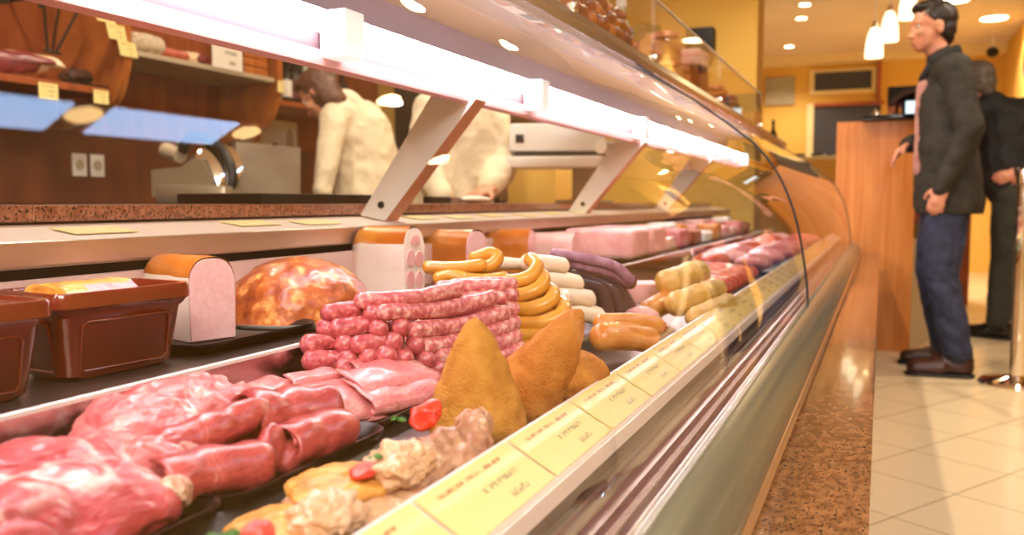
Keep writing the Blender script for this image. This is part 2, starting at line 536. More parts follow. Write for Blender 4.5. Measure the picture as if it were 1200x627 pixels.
def ell(bm, c, r, rot=None, sub=3, mi=0):
    """ellipsoid"""
    q = rot if rot is not None else Quaternion()
    M = Matrix.Translation(V(c)) @ q.to_matrix().to_4x4() @ Matrix.Diagonal((*r, 1))
    res = bmesh.ops.create_icosphere(bm, subdivisions=sub, radius=1.0, matrix=M)
    for v in res['verts']:
        for f in v.link_faces: f.material_index = mi
    return res['verts']

def blob(c, r, rz=0.0, tilt=(0, 0), sub=4, amp=0.1, freq=30.0, seed=0, floor=None, oct=3):
    bm = B()
    q = Quaternion((0, 0, 1), rz) @ Quaternion((1, 0, 0), tilt[0]) @ Quaternion((0, 1, 0), tilt[1])
    ell(bm, c, r, q, sub)
    c = V(c); mr = min(r)
    for v in bm.verts:
        d = (v.co - c)
        nv = noise.fractal(v.co * freq + V((seed * 3.1, seed * 1.7, 0)), 0.8, 2.0, oct)
        v.co += d.normalized() * nv * amp * mr
        if floor is not None and v.co.z < floor: v.co.z = floor + (v.co.z - floor) * 0.08
    return bm

def cap(bm, a, b2, ra, rb, wdir=None, wide=1.0, seg=14, ringn=5):
    """tapered capsule a->b, cross-section widened along wdir"""
    a, b2 = V(a), V(b2)
    d = b2 - a
    if d.length < 1e-6: d = V((0, 0, 1e-4))
    dn = d.normalized()
    if wdir is None: s, u = frame_of(d)
    else:
        s = V(wdir); s = (s - dn * s.dot(dn)).normalized(); u = s.cross(dn)
    prof = []
    for i in range(ringn + 1):
        t = PI / 2 * (1 - i / ringn)
        prof.append((-ra * math.sin(t), ra * math.cos(t)))
    for i in range(ringn + 1):
        t = PI / 2 * i / ringn
        prof.append((d.length + rb * math.sin(t), rb * math.cos(t)))
    rings = []
    for z, r in prof:
        if r < 1e-5: rings.append([bm.verts.new(a + dn * z)])
        else: rings.append([bm.verts.new(a + dn * z + (s * math.cos(2 * PI * k / seg) * wide + u * math.sin(2 * PI * k / seg)) * r) for k in range(seg)])
    for p, q in zip(rings, rings[1:]):
        for k in range(seg):
            k2 = (k + 1) % seg
            if len(p) == 1: bm.faces.new((p[0], q[k2], q[k]))
            elif len(q) == 1: bm.faces.new((p[k], p[k2], q[0]))
            else: bm.faces.new((p[k], p[k2], q[k2], q[k]))
    return bm

def fuse(bm, voxel, smooth=4, amp=0.0, freq=20.0, seed=0.0, floor=None, crease=None):
    """union of closed lumps in bm into one continuous surface, returns mesh"""
    bmesh.ops.recalc_face_normals(bm, faces=bm.faces)
    me = bpy.data.meshes.new('fuse'); bm.to_mesh(me); bm.free()
    o = bpy.data.objects.new('fuse', me); COL.objects.link(o)
    md = o.modifiers.new('r', 'REMESH'); md.mode = 'VOXEL'; md.voxel_size = voxel
    if smooth:
        ms = o.modifiers.new('s', 'SMOOTH'); ms.factor = 0.5; ms.iterations = smooth
    dg = bpy.context.evaluated_depsgraph_get()
    out = bpy.data.meshes.new_from_object(o.evaluated_get(dg))
    bpy.data.objects.remove(o); bpy.data.meshes.remove(me)
    if amp or floor is not None:
        NR = [V(q.vector) for q in out.vertex_normals]
        for v, n in zip(out.vertices, NR):
            if amp: v.co += n * amp * noise.fractal(v.co * freq + V((seed, seed, 0)), 0.9, 2.0, 4)
            if crease:
                d_, f_, w_ = crease
                q = v.co * f_ + V((seed * 2, seed, 0)); q += 0.7 * V((noise.noise(q), noise.noise(q + V((9, 0, 0))), 0))
                k = abs(noise.noise(q)); v.co -= n * d_ * max(0.0, 1 - k / w_) ** 1.5
            if floor is not None and v.co.z < floor: v.co.z = floor
        out.update()
    return out

def sheet(rows, thick=0.004, wob=0.0015, wf=40.0, seed=0.0, sub=1):
    """thick sheet from a grid of points (list of rows of Vector), closed solid"""
    bm = B()
    nr, nc = len(rows), len(rows[0])
    P = [[V(p) for p in r] for r in rows]
    for i in range(nr):
        for j in range(nc):
            q = P[i][j]
            P[i][j] = q + V((noise.noise(q * wf + V((seed, 0, 0))), noise.noise(q * wf + V((0, seed + 5, 0))), noise.noise(q * wf + V((0, 0, seed + 9))))) * wob
    def nrm(i, j):
        a = P[min(i + 1, nr - 1)][j] - P[max(i - 1, 0)][j]
        b2 = P[i][min(j + 1, nc - 1)] - P[i][max(j - 1, 0)]
        n = a.cross(b2)
        return n.normalized() if n.length > 1e-12 else V((0, 0, 1))
    def th(i, j):
        e = min(i, nr - 1 - i, j, nc - 1 - j)
        return thick * (0.35 if e == 0 else 0.8 if e == 1 else 1.0)
    T = [[bm.verts.new(P[i][j] + nrm(i, j) * th(i, j) / 2) for j in range(nc)] for i in range(nr)]
    U = [[bm.verts.new(P[i][j] - nrm(i, j) * th(i, j) / 2) for j in range(nc)] for i in range(nr)]
    for i in range(nr - 1):
        for j in range(nc - 1):
            bm.faces.new((T[i][j], T[i][j + 1], T[i + 1][j + 1], T[i + 1][j]))
            bm.faces.new((U[i][j], U[i + 1][j], U[i + 1][j + 1], U[i][j + 1]))
    for i in range(nr - 1):
        bm.faces.new((T[i][0], T[i + 1][0], U[i + 1][0], U[i][0]))
        bm.faces.new((T[i][-1], U[i][-1], U[i + 1][-1], T[i + 1][-1]))
    for j in range(nc - 1):
        bm.faces.new((T[0][j], U[0][j], U[0][j + 1], T[0][j + 1]))
        bm.faces.new((T[-1][j], T[-1][j + 1], U[-1][j + 1], U[-1][j]))
    return bm

def roll(p0, p1, r, turns=1.3, thick=0.006, start=0.0, rows=16, per=26, wob=0.003, seed=0.0, squash=0.85, up=V((0, 0, 1)), taper=0.0):
    """a rolled slice of meat: spiral sheet about the axis p0-p1"""
    p0, p1 = V(p0), V(p1)
    d = (p1 - p0).normalized(); s = d.cross(up).normalized(); u = s.cross(d)
    R = []
    n = int(per * turns)
    for i in range(rows + 1):
        t = i / rows
        c = p0.lerp(p1, t) + (s * noise.noise(V((t * 3, seed, 0))) + u * noise.noise(V((t * 3, seed, 7)))) * r * 0.15
        rr = r * (1 - taper * t) * (1 + 0.14 * noise.noise(V((t * 4 + seed, 2, 0))))
        row = []
        for k in range(n + 1):
            f = k / n
            a = start + 2 * PI * turns * f
            q = rr * (0.74 + 0.26 * f)
            row.append(c + s * math.cos(a) * q + u * math.sin(a) * q * squash + d * noise.noise(V((f * 5, seed, i * 0.1))) * r * 0.25 * (1 if i in (0, rows) else 0.4))
        R.append(row)
    return sheet(R, thick, wob, 45.0, seed)

def copy_tree(o, parent=None):
    c = o.copy(); COL.objects.link(c)
    if parent: c.parent = parent
    for ch in list(o.children): copy_tree(ch, c)
    return c

def card(name, center, along, up, w, h, m, parent=None, label=None, cat=None, group=None, thick=0.0012):
    """a thin printed card with uv 0..1"""
    bm = B(); uvl = bm.loops.layers.uv.new('UVMap')
    c = V(center); a = V(along).normalized(); u = V(up).normalized(); n = a.cross(u).normalized()
    q = [(-.5, -.5), (.5, -.5), (.5, .5), (-.5, .5)]
    F_ = [bm.verts.new(c + a * w * x + u * h * y + n * thick / 2) for x, y in q]
    K_ = [bm.verts.new(c + a * w * x + u * h * y - n * thick / 2) for x, y in q]
    f = bm.faces.new(F_)
    for lp, (x, y) in zip(f.loops, q): lp[uvl].uv = (x + .5, y + .5)
    f = bm.faces.new(K_[::-1])
    for lp in f.loops: lp[uvl].uv = (0, 0)
    for i in range(4):
        f = bm.faces.new((F_[i], K_[i], K_[(i + 1) % 4], F_[(i + 1) % 4]))
        for lp in f.loops: lp[uvl].uv = (0, 0)

    o = obj(name, bm, m, parent, c if parent is None else None, smooth=False)
    return tag(o, label, cat, group)
# ------------------------------------------------------------------ the room
Y_END = 5.05
struct('floor', box(B(), -3.4, 3.7, -2.6, 11.5, -0.1, 0.0), 'floor_tiles')
struct('ceiling', box(B(), -3.4, 3.7, -2.6, 11.5, 2.6, 2.7), 'ceiling_paint')
bm = box(B(), -3.4, -3.3, -2.6, 11.5, 0, 2.6)
struct('wall_left', bm, 'panel_wood')
struct('wall_far', box(B(), -3.3, 3.7, 11.4, 11.5, 0, 2.6), 'yellow_wall')
struct('wall_right', box(B(), 3.6, 3.7, -2.6, 8.2, 0, 2.6), 'yellow_wall')
struct('wall_corner', box(B(), 1.24, 3.6, 8.2, 11.4, 0, 2.6), 'yellow_wall')
struct('wall_front', box(B(), -3.3, 3.6, -2.6, -2.5, 0, 2.6), 'cream_paint')
# partition closing the service side: yellow, its right end a pillar
struct('wall_service', box(B(), -3.3, -0.70, 5.32, 5.62, 0, 2.6), 'yellow_wall')
# far wall: transom window above a dark door, pale frames
bm = B()
box(bm, -0.86, -0.10, 11.36, 11.4, 2.14, 2.44)
o = struct('window_1', bm, 'cream_paint')
o2 = obj('pane', box(B(), -0.80, -0.15, 11.345, 11.362, 2.185, 2.40), 'dark_door', o, smooth=False)
struct('trim_1', box(B(), -0.80, 0.0, 11.33, 11.4, 1.99, 2.03), 'panel_wood')
struct('trim_5', box(B(), -0.88, -0.80, 11.34, 11.4, 0, 2.03), 'cream_paint')
struct('door_1', box(B(), -0.80, -0.04, 11.37, 11.4, 0, 1.99), 'dark_door')
struct('trim_2', box(B(), -0.09, -0.05, 11.30, 11.4, 2.06, 2.6), 'panel_wood')
struct('trim_3', box(B(), -3.3, 1.24, 11.15, 11.4, 2.5, 2.6), 'cream_paint')

# ------------------------------------------------------------------ the display case
case = thing('display_case', 'long refrigerated butcher display case with curved glass front and pale tube light', 'display case', (-0.5, 2.3, 0))
Y0 = -0.35
def run(name, pts, m, y0=Y0, y1=Y_END, parent=case, sm=False, sharp=35):
    return obj(name, prism(B(), pts, 'y', y0, y1), m, parent, smooth=sm, sharp=sharp)
run('plinth', [(-0.86, 0.0), (-0.03, 0.0), (-0.03, 0.515), (-0.86, 0.515)], 'steel_brushed')
# rounded bumper below the glass, two lengths with a joint at the glass seam
bp = [(-0.150, 0.545)]
bump = [(-0.098, 0.550), (-0.094, 0.560), (-0.097, 0.572), (-0.106, 0.586), (-0.118, 0.597), (-0.133, 0.605), (-0.142, 0.606)]
SEAM = 1.874
for a, b2 in ((Y0, SEAM - 0.0015), (SEAM + 0.0015, 4.62), (4.623, Y_END)):
    run('bumper', bp + bump + [(-0.150, 0.60)], 'bumper_metal', a, b2, sm=True, sharp=50)
run('trim_strip', [(-0.118, 0.5465), (-0.090, 0.5465), (-0.0885, 0.5525), (-0.094, 0.556), (-0.118, 0.556)], 'brass_trim', sm=True)
# curved glass
PROF = [(-.1333, .6051), (-.1400, .6739), (-.1600, .7795), (-.1935, .8677), (-.2377, .9302), (-.291, .9761), (-.3635, 1.0291), (-.4454, 1.0821), (-.505, 1.125)]
PS = [(p.x, p.z) for p in spline([(x, 0, z) for x, z in PROF], 6)]
def glass_panel(a, b2, ny):
    bm = B()
    rows = [[bm.verts.new((x, a + (b2 - a) * j / ny, z)) for x, z in PS] for j in range(ny + 1)]
    for r, s in zip(rows, rows[1:]):
        for i in range(len(PS) - 1):
            bm.faces.new((r[i], r[i + 1], s[i + 1], s[i]))
    return tag(obj('glass_panel', bm, 'case_glass', case, sharp=None))
glass_panel(Y0, SEAM - 0.004, 4)
glass_panel(SEAM + 0.004, 4.60, 4)
# rounded end panel
bm = B()
rows = []
cx = -0.50
for j in range(13):
    a = PI / 2 * j / 12
    row = []
    for x, z in PS:
        w = x - cx            # horizontal distance in front of the end axis
        row.append(bm.verts.new((cx + w * math.cos(a), 4.608 + min(w, .44) * 1.1 * math.sin(a), z)))
    rows.append(row)
for r, s in zip(rows, rows[1:]):
    for i in range(len(PS) - 1):
        q = [r[i], r[i + 1], s[i + 1], s[i]]
        try: bm.faces.new(q)
        except ValueError: pass
bmesh.ops.remove_doubles(bm, verts=bm.verts, dist=1e-5)
tag(obj('glass_panel', bm, 'case_glass', case, sharp=None), 'rounded end glass panel')
def gasket(y, w=0.0045, t=0.0045):
    bm = B()
    A, Bv = [], []
    for i, (x, z) in enumerate(PS):
        x0, z0 = PS[max(i - 1, 0)]; x1, z1 = PS[min(i + 1, len(PS) - 1)]
        n = V((z1 - z0, 0, -(x1 - x0))).normalized()
        A.append([bm.verts.new((x + n.x * t / 2 * s, y + w / 2 * q, z + n.z * t / 2 * s)) for s, q in ((1, -1), (1, 1), (-1, 1), (-1, -1))])
    for r, s in zip(A, A[1:]):
        for k in range(4): bm.faces.new((r[k], r[(k + 1) % 4], s[(k + 1) % 4], s[k]))
    bm.faces.new(A[0]); bm.faces.new(A[-1][::-1])
    return obj('gasket', bm, 'black_matt', case)
gasket(SEAM); gasket(4.604, 0.007)
# inside: front gutter with slotted air grille, label rail, decks
run('gutter', [(-0.205, 0.585), (-0.140, 0.585), (-0.140, 0.598), (-0.205, 0.590)], 'pink_alu')
for k in range(5):
    x = -0.197 + k * 0.0125
    run('grille_slat', [(x, 0.600), (x + 0.0075, 0.6025), (x + 0.0075, 0.606), (x, 0.6035)], 'reflector' if k % 2 else 'steel_brushed')
run('label_rail', [(-0.204, 0.615), (-0.196, 0.615), (-0.196, 0.629), (-0.200, 0.6285), (-0.2405, 0.6505), (-0.2445, 0.650), (-0.246, 0.617)], 'shelf_steel')
run('deck', [(-0.60, 0.585), (-0.205, 0.585), (-0.205, 0.616), (-0.60, 0.622)], 'deck_steel')
run('step_deck', [(-0.80, 0.622), (-0.55, 0.622), (-0.55, 0.664), (-0.80, 0.666)], 'deck_steel')
run('step_rail', [(-0.552, 0.6225), (-0.5475, 0.6225), (-0.5465, 0.6715), (-0.5495, 0.6725), (-0.552, 0.670)], 'steel', sm=False)
run('rail_highlight', [(-0.5525, 0.6715), (-0.5455, 0.6715), (-0.5455, 0.6745), (-0.5525, 0.6745)], 'white_metal')  # white strip in place of the bright highlight along the rail
run('back_board', [(-0.80, 0.66), (-0.79, 0.66), (-0.79, 0.741), (-0.80, 0.741)], 'back_board')
run('back_recess', [(-0.905, 0.60), (-0.895, 0.60), (-0.895, 0.765), (-0.905, 0.765)], 'dark_recess')
run('service_shelf', [(-0.90, 0.764), (-0.80, 0.752), (-0.797, 0.754), (-0.797, 0.778), (-0.80, 0.7805), (-0.90, 0.794)], 'shelf_steel')
run('shelf_nose', [(-0.7985, 0.7545), (-0.7955, 0.755), (-0.7955, 0.779), (-0.7985, 0.780)], 'steel_brushed')
# canopy: lamp housing, reflector, top shelf
LX = -0.655
CE = 4.55
run('lamp_housing', [(LX - 0.045, 1.000), (LX - 0.012, 0.989), (LX - 0.006, 0.994), (LX - 0.006, 1.0135), (LX - 0.010, 1.0145), (LX - 0.045, 1.0150)], 'pink_alu', y1=CE)
run('lamp_plate', [(LX - 0.045, 1.012), (LX - 0.012, 1.012), (LX - 0.012, 1.056), (LX - 0.045, 1.060)], 'lamp_plate', y1=CE)
run('canopy_back', [(LX - 0.110, 1.040), (LX - 0.104, 1.040), (LX - 0.080, 1.139), (LX - 0.090, 1.139)], 'lamp_plate', y1=CE)
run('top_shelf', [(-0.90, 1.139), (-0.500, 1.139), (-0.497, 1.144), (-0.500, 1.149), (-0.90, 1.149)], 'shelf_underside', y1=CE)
nseg = 4
LY = [-0.30, 0.955, 1.64, 2.46, 3.30, 4.50]
for a, b2 in zip(LY, LY[1:]):
    tb = obj('lamp_tube', tube(B(), [(LX + 0.012, a + 0.02, 1.044), (LX + 0.012, b2 - 0.02, 1.044)], 0.0140, 14), 'tube_glow', case, sharp=60)
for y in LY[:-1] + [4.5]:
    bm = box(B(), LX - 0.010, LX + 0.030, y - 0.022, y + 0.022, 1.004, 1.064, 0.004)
    obj('lamp_holder', bm, 'holder_glare', case)
# slanting brackets carrying the canopy
def bracket(y):
    bm = B()
    pts = [(-0.885, 0.796), (-0.832, 0.786), (-0.648, 0.998), (-0.690, 1.050), (-0.712, 1.040)]
    prism(bm, pts, 'y', y, y + 0.045)
    bmesh.ops.recalc_face_normals(bm, faces=bm.faces)
    for f in bm.faces:
        f.normal_update()
        if f.normal.x > 0.5 and abs(f.normal.y) < 0.1: f.material_index = 1
    o = obj('bracket', bm, ['bracket_grey', 'bracket_edge'], case, smooth=False)
    obj('bolt', lathe(B(), [(0, 0.003), (0.006, 0.003), (0.007, 0.0)], (-0.688, y, 1.012), 12, axis=(0, -1, 0)), 'dark_metal', o)
    obj('bolt', lathe(B(), [(0, 0.003), (0.006, 0.003), (0.007, 0.0)], (-0.840, y, 0.815), 12, axis=(0, -1, 0)), 'dark_metal', o)
for y in (1.36, 2.52, 3.62): bracket(y)
# glass guard along the top shelf
GJ = [-0.30, 0.55, 1.445, 2.02, 2.92, 3.95]
for a, b2 in zip(GJ, GJ[1:]):
    bm = box(B(), -0.503, -0.498, a + 0.002, b2 - 0.002, 1.149, 1.292)
    obj('guard_panel', bm, 'guard_glass', case, smooth=False)
    bm = box(B(), -0.5045, -0.4965, a + 0.002, b2 - 0.002, 1.292, 1.2935)
    obj('guard_edge', bm, 'bracket_grey', case, smooth=False)
for y in GJ[1:]:
    obj('guard_clip', box(B(), -0.508, -0.494, y - 0.005, y + 0.005, 1.146, 1.166, 0.002), 'chrome', case)
run('shelf_nosing', [(-0.506, 1.123), (-0.500, 1.121), (-0.493, 1.134), (-0.497, 1.150), (-0.503, 1.150)], 'steel')

led = obj('granite_ledge', box(B(), -0.16, -0.001, Y0, Y_END + 0.02, 0.515, 0.545, 0.003), 'granite_gold', None, (-0.08, 2.3, 0.515))
tag(led, 'polished golden brown granite ledge running along the foot of the display case', 'granite ledge')
wk = obj('service_worktop', box(B(), -1.22, -0.90, Y0, Y_END, 0.797, 0.8165, 0.002), 'granite_pink', None, (-1.05, 2.3, 0.797))
tag(wk, 'speckled pink granite service worktop behind the display case', 'worktop')
cb = thing('service_cabinet', 'dark base cabinet under the pink granite service worktop', 'cabinet', (-1.03, 2.3, 0))
obj('carcass', box(B(), -1.19, -0.908, Y0, Y_END, 0.02, 0.797), 'dark_panel', cb, smooth=False)

# price cards in the front rail (printed, yellow) and on the service shelf
AL = V((0, 1, 0)); UPL = V((-0.0405, 0, 0.022)).normalized()
ORD = ['first', 'second', 'third', 'fourth', 'fifth', 'sixth', 'seventh', 'eighth', 'ninth', 'tenth', 'eleventh', 'twelfth', 'thirteenth', 'fourteenth',
       'fifteenth', 'sixteenth', 'seventeenth', 'eighteenth', 'nineteenth', 'twentieth', 'twenty-first', 'twenty-second', 'twenty-third', 'twenty-fourth', 'twenty-fifth', 'twenty-sixth', 'twenty-seventh', 'twenty-eighth', 'twenty-ninth', 'thirtieth']
y = 0.281
for i in range(30):
    if y > 4.4: break
    c = V((-0.2195, y + 0.066, 0.6415))
    card('price_card', c, AL, UPL, 0.129, 0.043, ['card_yellow', ], None,
         'yellow printed price card in the front label rail, %s from the camera' % ORD[i], 'price card', 'price cards in the front rail')
    y += 0.1345
ys = [0.54, 0.735, 1.02, 1.16, 1.53, 1.68, 1.87, 2.06, 2.28, 2.5]
for i, yy in enumerate(ys):
    card('shelf_card', V((-0.853 + 0.012 * (i % 2), yy, 0.7895 - 0.0016 * (i % 2))), AL, V((-0.1, 0, 0.0135)), 0.088, 0.042, 'card_plain', None,
         'plain cream card lying on the service shelf, %s from the camera' % ORD[i], 'card', 'cards on the service shelf')
# ------------------------------------------------------------------ food helpers
def tray(name, label, x0, x1, y0, y1, z, h, m='black_plastic', flare=0.008, group=None, cat='tray', rim=0.004):
    bm = B()
    def ring(e, zz): 
        r = 0.012 + max(e, 0)
        pts = []
        for cx_, cy_, a0 in ((x1 - r + e, y1 - r + e, 0), (x0 + r - e, y1 - r + e, 90), (x0 + r - e, y0 + r - e, 180), (x1 - r + e, y0 + r - e, 270)):
            for k in range(5):
                a = math.radians(a0 + 90 * k / 4)
                pts.append(bm.verts.new((cx_ + r * math.cos(a), cy_ + r * math.sin(a), zz)))
        return pts
    R = [ring(0, z), ring(flare, z + h), ring(flare + rim, z + h), ring(flare + rim, z + h - 0.002), ring(flare - 0.002, z + h - 0.0015), ring(-0.002, z + 0.002)]
    R = [R[0], R[3], R[2], R[4], R[5]]
    n = len(R[0])
    for a, b2 in zip(R, R[1:]):
        for k in range(n): bm.faces.new((a[k], a[(k + 1) % n], b2[(k + 1) % n], b2[k]))
    bm.faces.new(R[0][::-1]); bm.faces.new(R[-1])
    o = obj(name, bm, m, None, ((x0 + x1) / 2, (y0 + y1) / 2, z), sharp=50)
    return tag(o, label, cat, group)

ZD = 0.6205   # lower deck surface
ZS = 0.6655   # step surface
# trays on the lower deck
tray('black_tray', 'black plastic tray under the marbled pork neck, nearest the camera', -0.535, -0.376, 0.20, 0.405, ZD, 0.016)
tray('black_tray', 'black plastic tray under the rolled pork cutlets', -0.535, -0.376, 0.422, 0.595, ZD, 0.016)
tray('black_tray', 'black plastic tray under the pile of thin pink slices', -0.535, -0.400, 0.618, 0.765, ZD, 0.012)
tray('black_tray', 'black plastic tray under the heap of pink sausages', -0.535, -0.395, 0.785, 1.04, ZD, 0.012)
tray('black_tray', 'black plastic tray under the yellow sausage stack', -0.530, -0.385, 1.06, 1.26, ZD, 0.010)
tray('black_tray', 'black plastic tray under the white sausage stack', -0.530, -0.385, 1.28, 1.44, ZD, 0.010)

def food(name, me_or_bm, m, label, cat, group=None, parent=None, base=None):
    if isinstance(me_or_bm, bpy.types.Mesh):
        vs = [v.co for v in me_or_bm.vertices]
    else:
        vs = [v.co for v in me_or_bm.verts]
    c = base or V((sum(v.x for v in vs) / len(vs), sum(v.y for v in vs) / len(vs), min(v.z for v in vs)))
    if isinstance(me_or_bm, bpy.types.Mesh): o = mesh_obj(name, me_or_bm, m, parent, c)
    else: o = obj(name, me_or_bm, m, parent, c, sharp=None)
    return tag(o, label, cat, group)

def lump(spec, voxel=0.0028, smooth=5, amp=0.0022, freq=55, seed=0.0, floor=None, crease=None):
    bm = B()
    for c, r, rz, tx, ty in spec:
        q = Quaternion((0, 0, 1), rz) @ Quaternion((1, 0, 0), tx) @ Quaternion((0, 1, 0), ty)
        ell(bm, c, r, q, 3)
    return fuse(bm, voxel, smooth, amp, freq, seed, floor, crease)

# ---- raw pork, nearest tray
m = lump([((-0.455, 0.300, 0.640), (0.075, 0.085, 0.026), 0.2, 0, 0.05), ((-0.430, 0.355, 0.645), (0.055, 0.050, 0.022), 0.6, 0, 0.1),
          ((-0.470, 0.365, 0.655), (0.050, 0.040, 0.018), 0.3, 0.1, 0), ((-0.415, 0.295, 0.650), (0.030, 0.070, 0.018), 0.1, 0, 0.2),
          ((-0.395, 0.375, 0.640), (0.018, 0.022, 0.014), 0, 0, 0), ((-0.400, 0.340, 0.638), (0.025, 0.04, 0.012), 0.3, 0, 0), ((-0.475, 0.30, 0.662), (0.035, 0.06, 0.012), 0.4, 0, 0)],
         0.0022, 4, 0.0030, 42, 1.0, ZD + 0.004, (0.0035, 16, 0.10))
nk = food('pork_neck_chop', m, 'pork_marbled', 'broad marbled pork neck chop with cut bone at its right end', 'meat')
m = lump([((-0.391, 0.392, 0.645), (0.010, 0.011, 0.010), 0, 0, 0), ((-0.394, 0.398, 0.640), (0.009, 0.009, 0.009), 0, 0, 0)], 0.0015, 3, 0.0015, 200, 2.0)
food('bone', m, 'bone_end', 'pale cut bone end', None, None, nk)
m = lump([((-0.520, 0.235, 0.650), (0.045, 0.08, 0.026), 0, 0, 0), ((-0.515, 0.30, 0.655), (0.028, 0.05, 0.020), 0.3, 0, 0)], 0.0028, 4, 0.003, 40, 5.0, ZD + 0.004)
food('pork_piece', m, 'pork_lean', 'lean red pork piece at the far left behind the neck chop', 'meat')
# ---- big pale shoulder piece at the back of the tray
m = lump([((-0.500, 0.495, 0.654), (0.040, 0.078, 0.030), -0.10, 0, 0), ((-0.485, 0.560, 0.646), (0.036, 0.052, 0.022), -0.2, 0, 0.1),
          ((-0.490, 0.455, 0.650), (0.040, 0.045, 0.026), 0.1, 0, 0), ((-0.470, 0.520, 0.652), (0.030, 0.060, 0.022), 0.15, 0.05, 0.2),
          ((-0.510, 0.520, 0.668), (0.022, 0.050, 0.012), -0.1, 0.05, 0), ((-0.47, 0.475, 0.655), (0.026, 0.034, 0.014), 0.5, 0, 0.2)],
         0.0022, 3, 0.0034, 48, 3.0, ZD + 0.004, (0.0045, 18, 0.10))
food('pork_shoulder', m, 'pork_pale', 'large pale pork shoulder piece streaked with fat lying against the step', 'meat')
m = lump([((-0.445, 0.420, 0.645), (0.030, 0.060, 0.020), -0.1, 0, 0.1), ((-0.465, 0.400, 0.652), (0.030, 0.050, 0.016), 0.2, 0, 0.1)], 0.0024, 3, 0.003, 50, 8.0, ZD + 0.004, (0.003, 20, 0.10))
food('pork_cutlet', m, 'pork_pale', 'flat pork cutlet tucked under the front of the pale shoulder piece', 'meat')
# striated flap and rolled slices
m = lump([((-0.430, 0.468, 0.660), (0.016, 0.042, 0.013), -0.30, 0.12, 0.1), ((-0.444, 0.445, 0.655), (0.018, 0.030, 0.012), 0.1, 0, 0.1), ((-0.424, 0.490, 0.665), (0.012, 0.026, 0.011), -0.4, 0.2, 0)], 0.002, 3, 0.0015, 70, 11.0, ZD + 0.004)
food('pork_flap', m, 'pork_lean', 'long striped lean pork strip lying across the cutlet rolls', 'meat')
food('pork_roll', roll((-0.415, 0.402, 0.644), (-0.388, 0.470, 0.641), 0.0205, 1.4, 0.0045, 0.6, seed=1, squash=0.78), 'pork_lean', 'rolled pork cutlet at the front edge of the tray', 'meat')
food('pork_roll', roll((-0.434, 0.508, 0.654), (-0.406, 0.574, 0.652), 0.0260, 1.2, 0.005, 2.4, seed=4, squash=0.88), 'pork_lean', 'largest rolled pork cutlet, open hollow end facing left', 'meat')
food('pork_roll', roll((-0.397, 0.500, 0.643), (-0.384, 0.562, 0.642), 0.0205, 1.4, 0.0045, 0.3, seed=13, squash=0.82), 'pork_lean', 'small rolled pork cutlet in the corner of the tray, below the largest roll', 'meat')
m = lump([((-0.394, 0.487, 0.645), (0.010, 0.020, 0.017), 0.4, 0.5, 0), ((-0.388, 0.505, 0.638), (0.009, 0.022, 0.011), 0.2, 0.3, 0)], 0.0018, 3, 0.0015, 80, 15.0, ZD + 0.004)
food('pork_scrap', m, 'pork_lean', 'small upright pork scrap between the two front rolls', 'meat')
food('pork_roll', roll((-0.470, 0.585, 0.645), (-0.440, 0.625, 0.645), 0.017, 1.2, 0.006, 1.0, seed=12), 'pork_pale', 'short pork roll behind the largest roll, touching the thin slices', 'meat')

# ---- pile of thin slices
def dome(cx_, cy_, rx, ry, h, z0, rot, thick, seed, edge=0.0, n=22):
    rows = []
    for i in range(n + 1):
        row = []
        for j in range(n + 1):
            u = -1 + 2 * i / n; w = -1 + 2 * j / n
            rr = min(1.0, (abs(u) ** 3 + abs(w) ** 3) ** (1 / 3))
            z = z0 + h * (1 - rr ** 2.2) + edge * noise.noise(V((u * 2 + seed, w * 2, seed)))
            k = 1 - 0.06 * abs(noise.noise(V((u * 3, w * 3, seed))))
            rr = min(1.0, math.sqrt(u * u + w * w - u * u * w * w)) if False else max(abs(u), abs(w))
            z = z0 + h * (1 - rr ** 2.2) + edge * noise.noise(V((u * 2 + seed, w * 2, seed)))
            x, y = u * math.sqrt(1 - w * w * 0.42) * rx * k, w * math.sqrt(1 - u * u * 0.42) * ry * k
            row.append(V((cx_ + x * math.cos(rot) - y * math.sin(rot), cy_ + x * math.sin(rot) + y * math.cos(rot), z)))
        rows.append(row)
    return sheet(rows, thick, 0.0022, 55, seed)
SL = 'thin pink pork slices in the second tray'
food('pork_slice', dome(-0.468, 0.690, 0.060, 0.074, 0.013, ZD + 0.005, 0.05, 0.005, 1), 'pork_slice', 'bottom slice of the thin pink pile', 'meat', SL)
food('pork_slice', dome(-0.474, 0.660, 0.058, 0.086, 0.024, ZD + 0.007, 0.10, 0.005, 5), 'pork_slice', 'broad smooth top slice draped over the pile', 'meat', SL)
def fold(p0, p1, w, hgt, thick, seed, lean=0.0, up=V((0, 0, 1))):
    """slice folded in two: a U-shaped sheet along p0-p1, fold on the outer side"""
    p0, p1 = V(p0), V(p1); d = (p1 - p0).normalized(); s = d.cross(V((0, 0, 1))).normalized()
    rows = []
    for i in range(15):
        t = i / 14; c = p0.lerp(p1, t)
        row = []
        for k in range(19):
            f = k / 18
            if f < 0.42: a = -w * (1 - f / 0.42); z = 0.0
            elif f < 0.58:
                g = (f - 0.42) / 0.16 * PI
                a = math.sin(g) * hgt * 0.7; z = (1 - math.cos(g)) * hgt / 2
            else: a = -w * 0.85 * ((f - 0.58) / 0.42); z = hgt * (1 - 0.15 * (f - 0.58) / 0.42)
            wv = 0.25 * hgt * noise.noise(V((t * 3.0, f * 3, seed)))
            row.append(c + s * a + V((0, 0, z + wv + lean * a)))
        rows.append(row)
    return sheet(rows, thick, 0.002, 60, seed)
food('pork_slice', fold((-0.418, 0.655, 0.630), (-0.386, 0.742, 0.629), 0.05, 0.012, 0.004, 3, -0.35), 'pork_slice', 'folded slice at the right front edge of the pile', 'meat', SL)
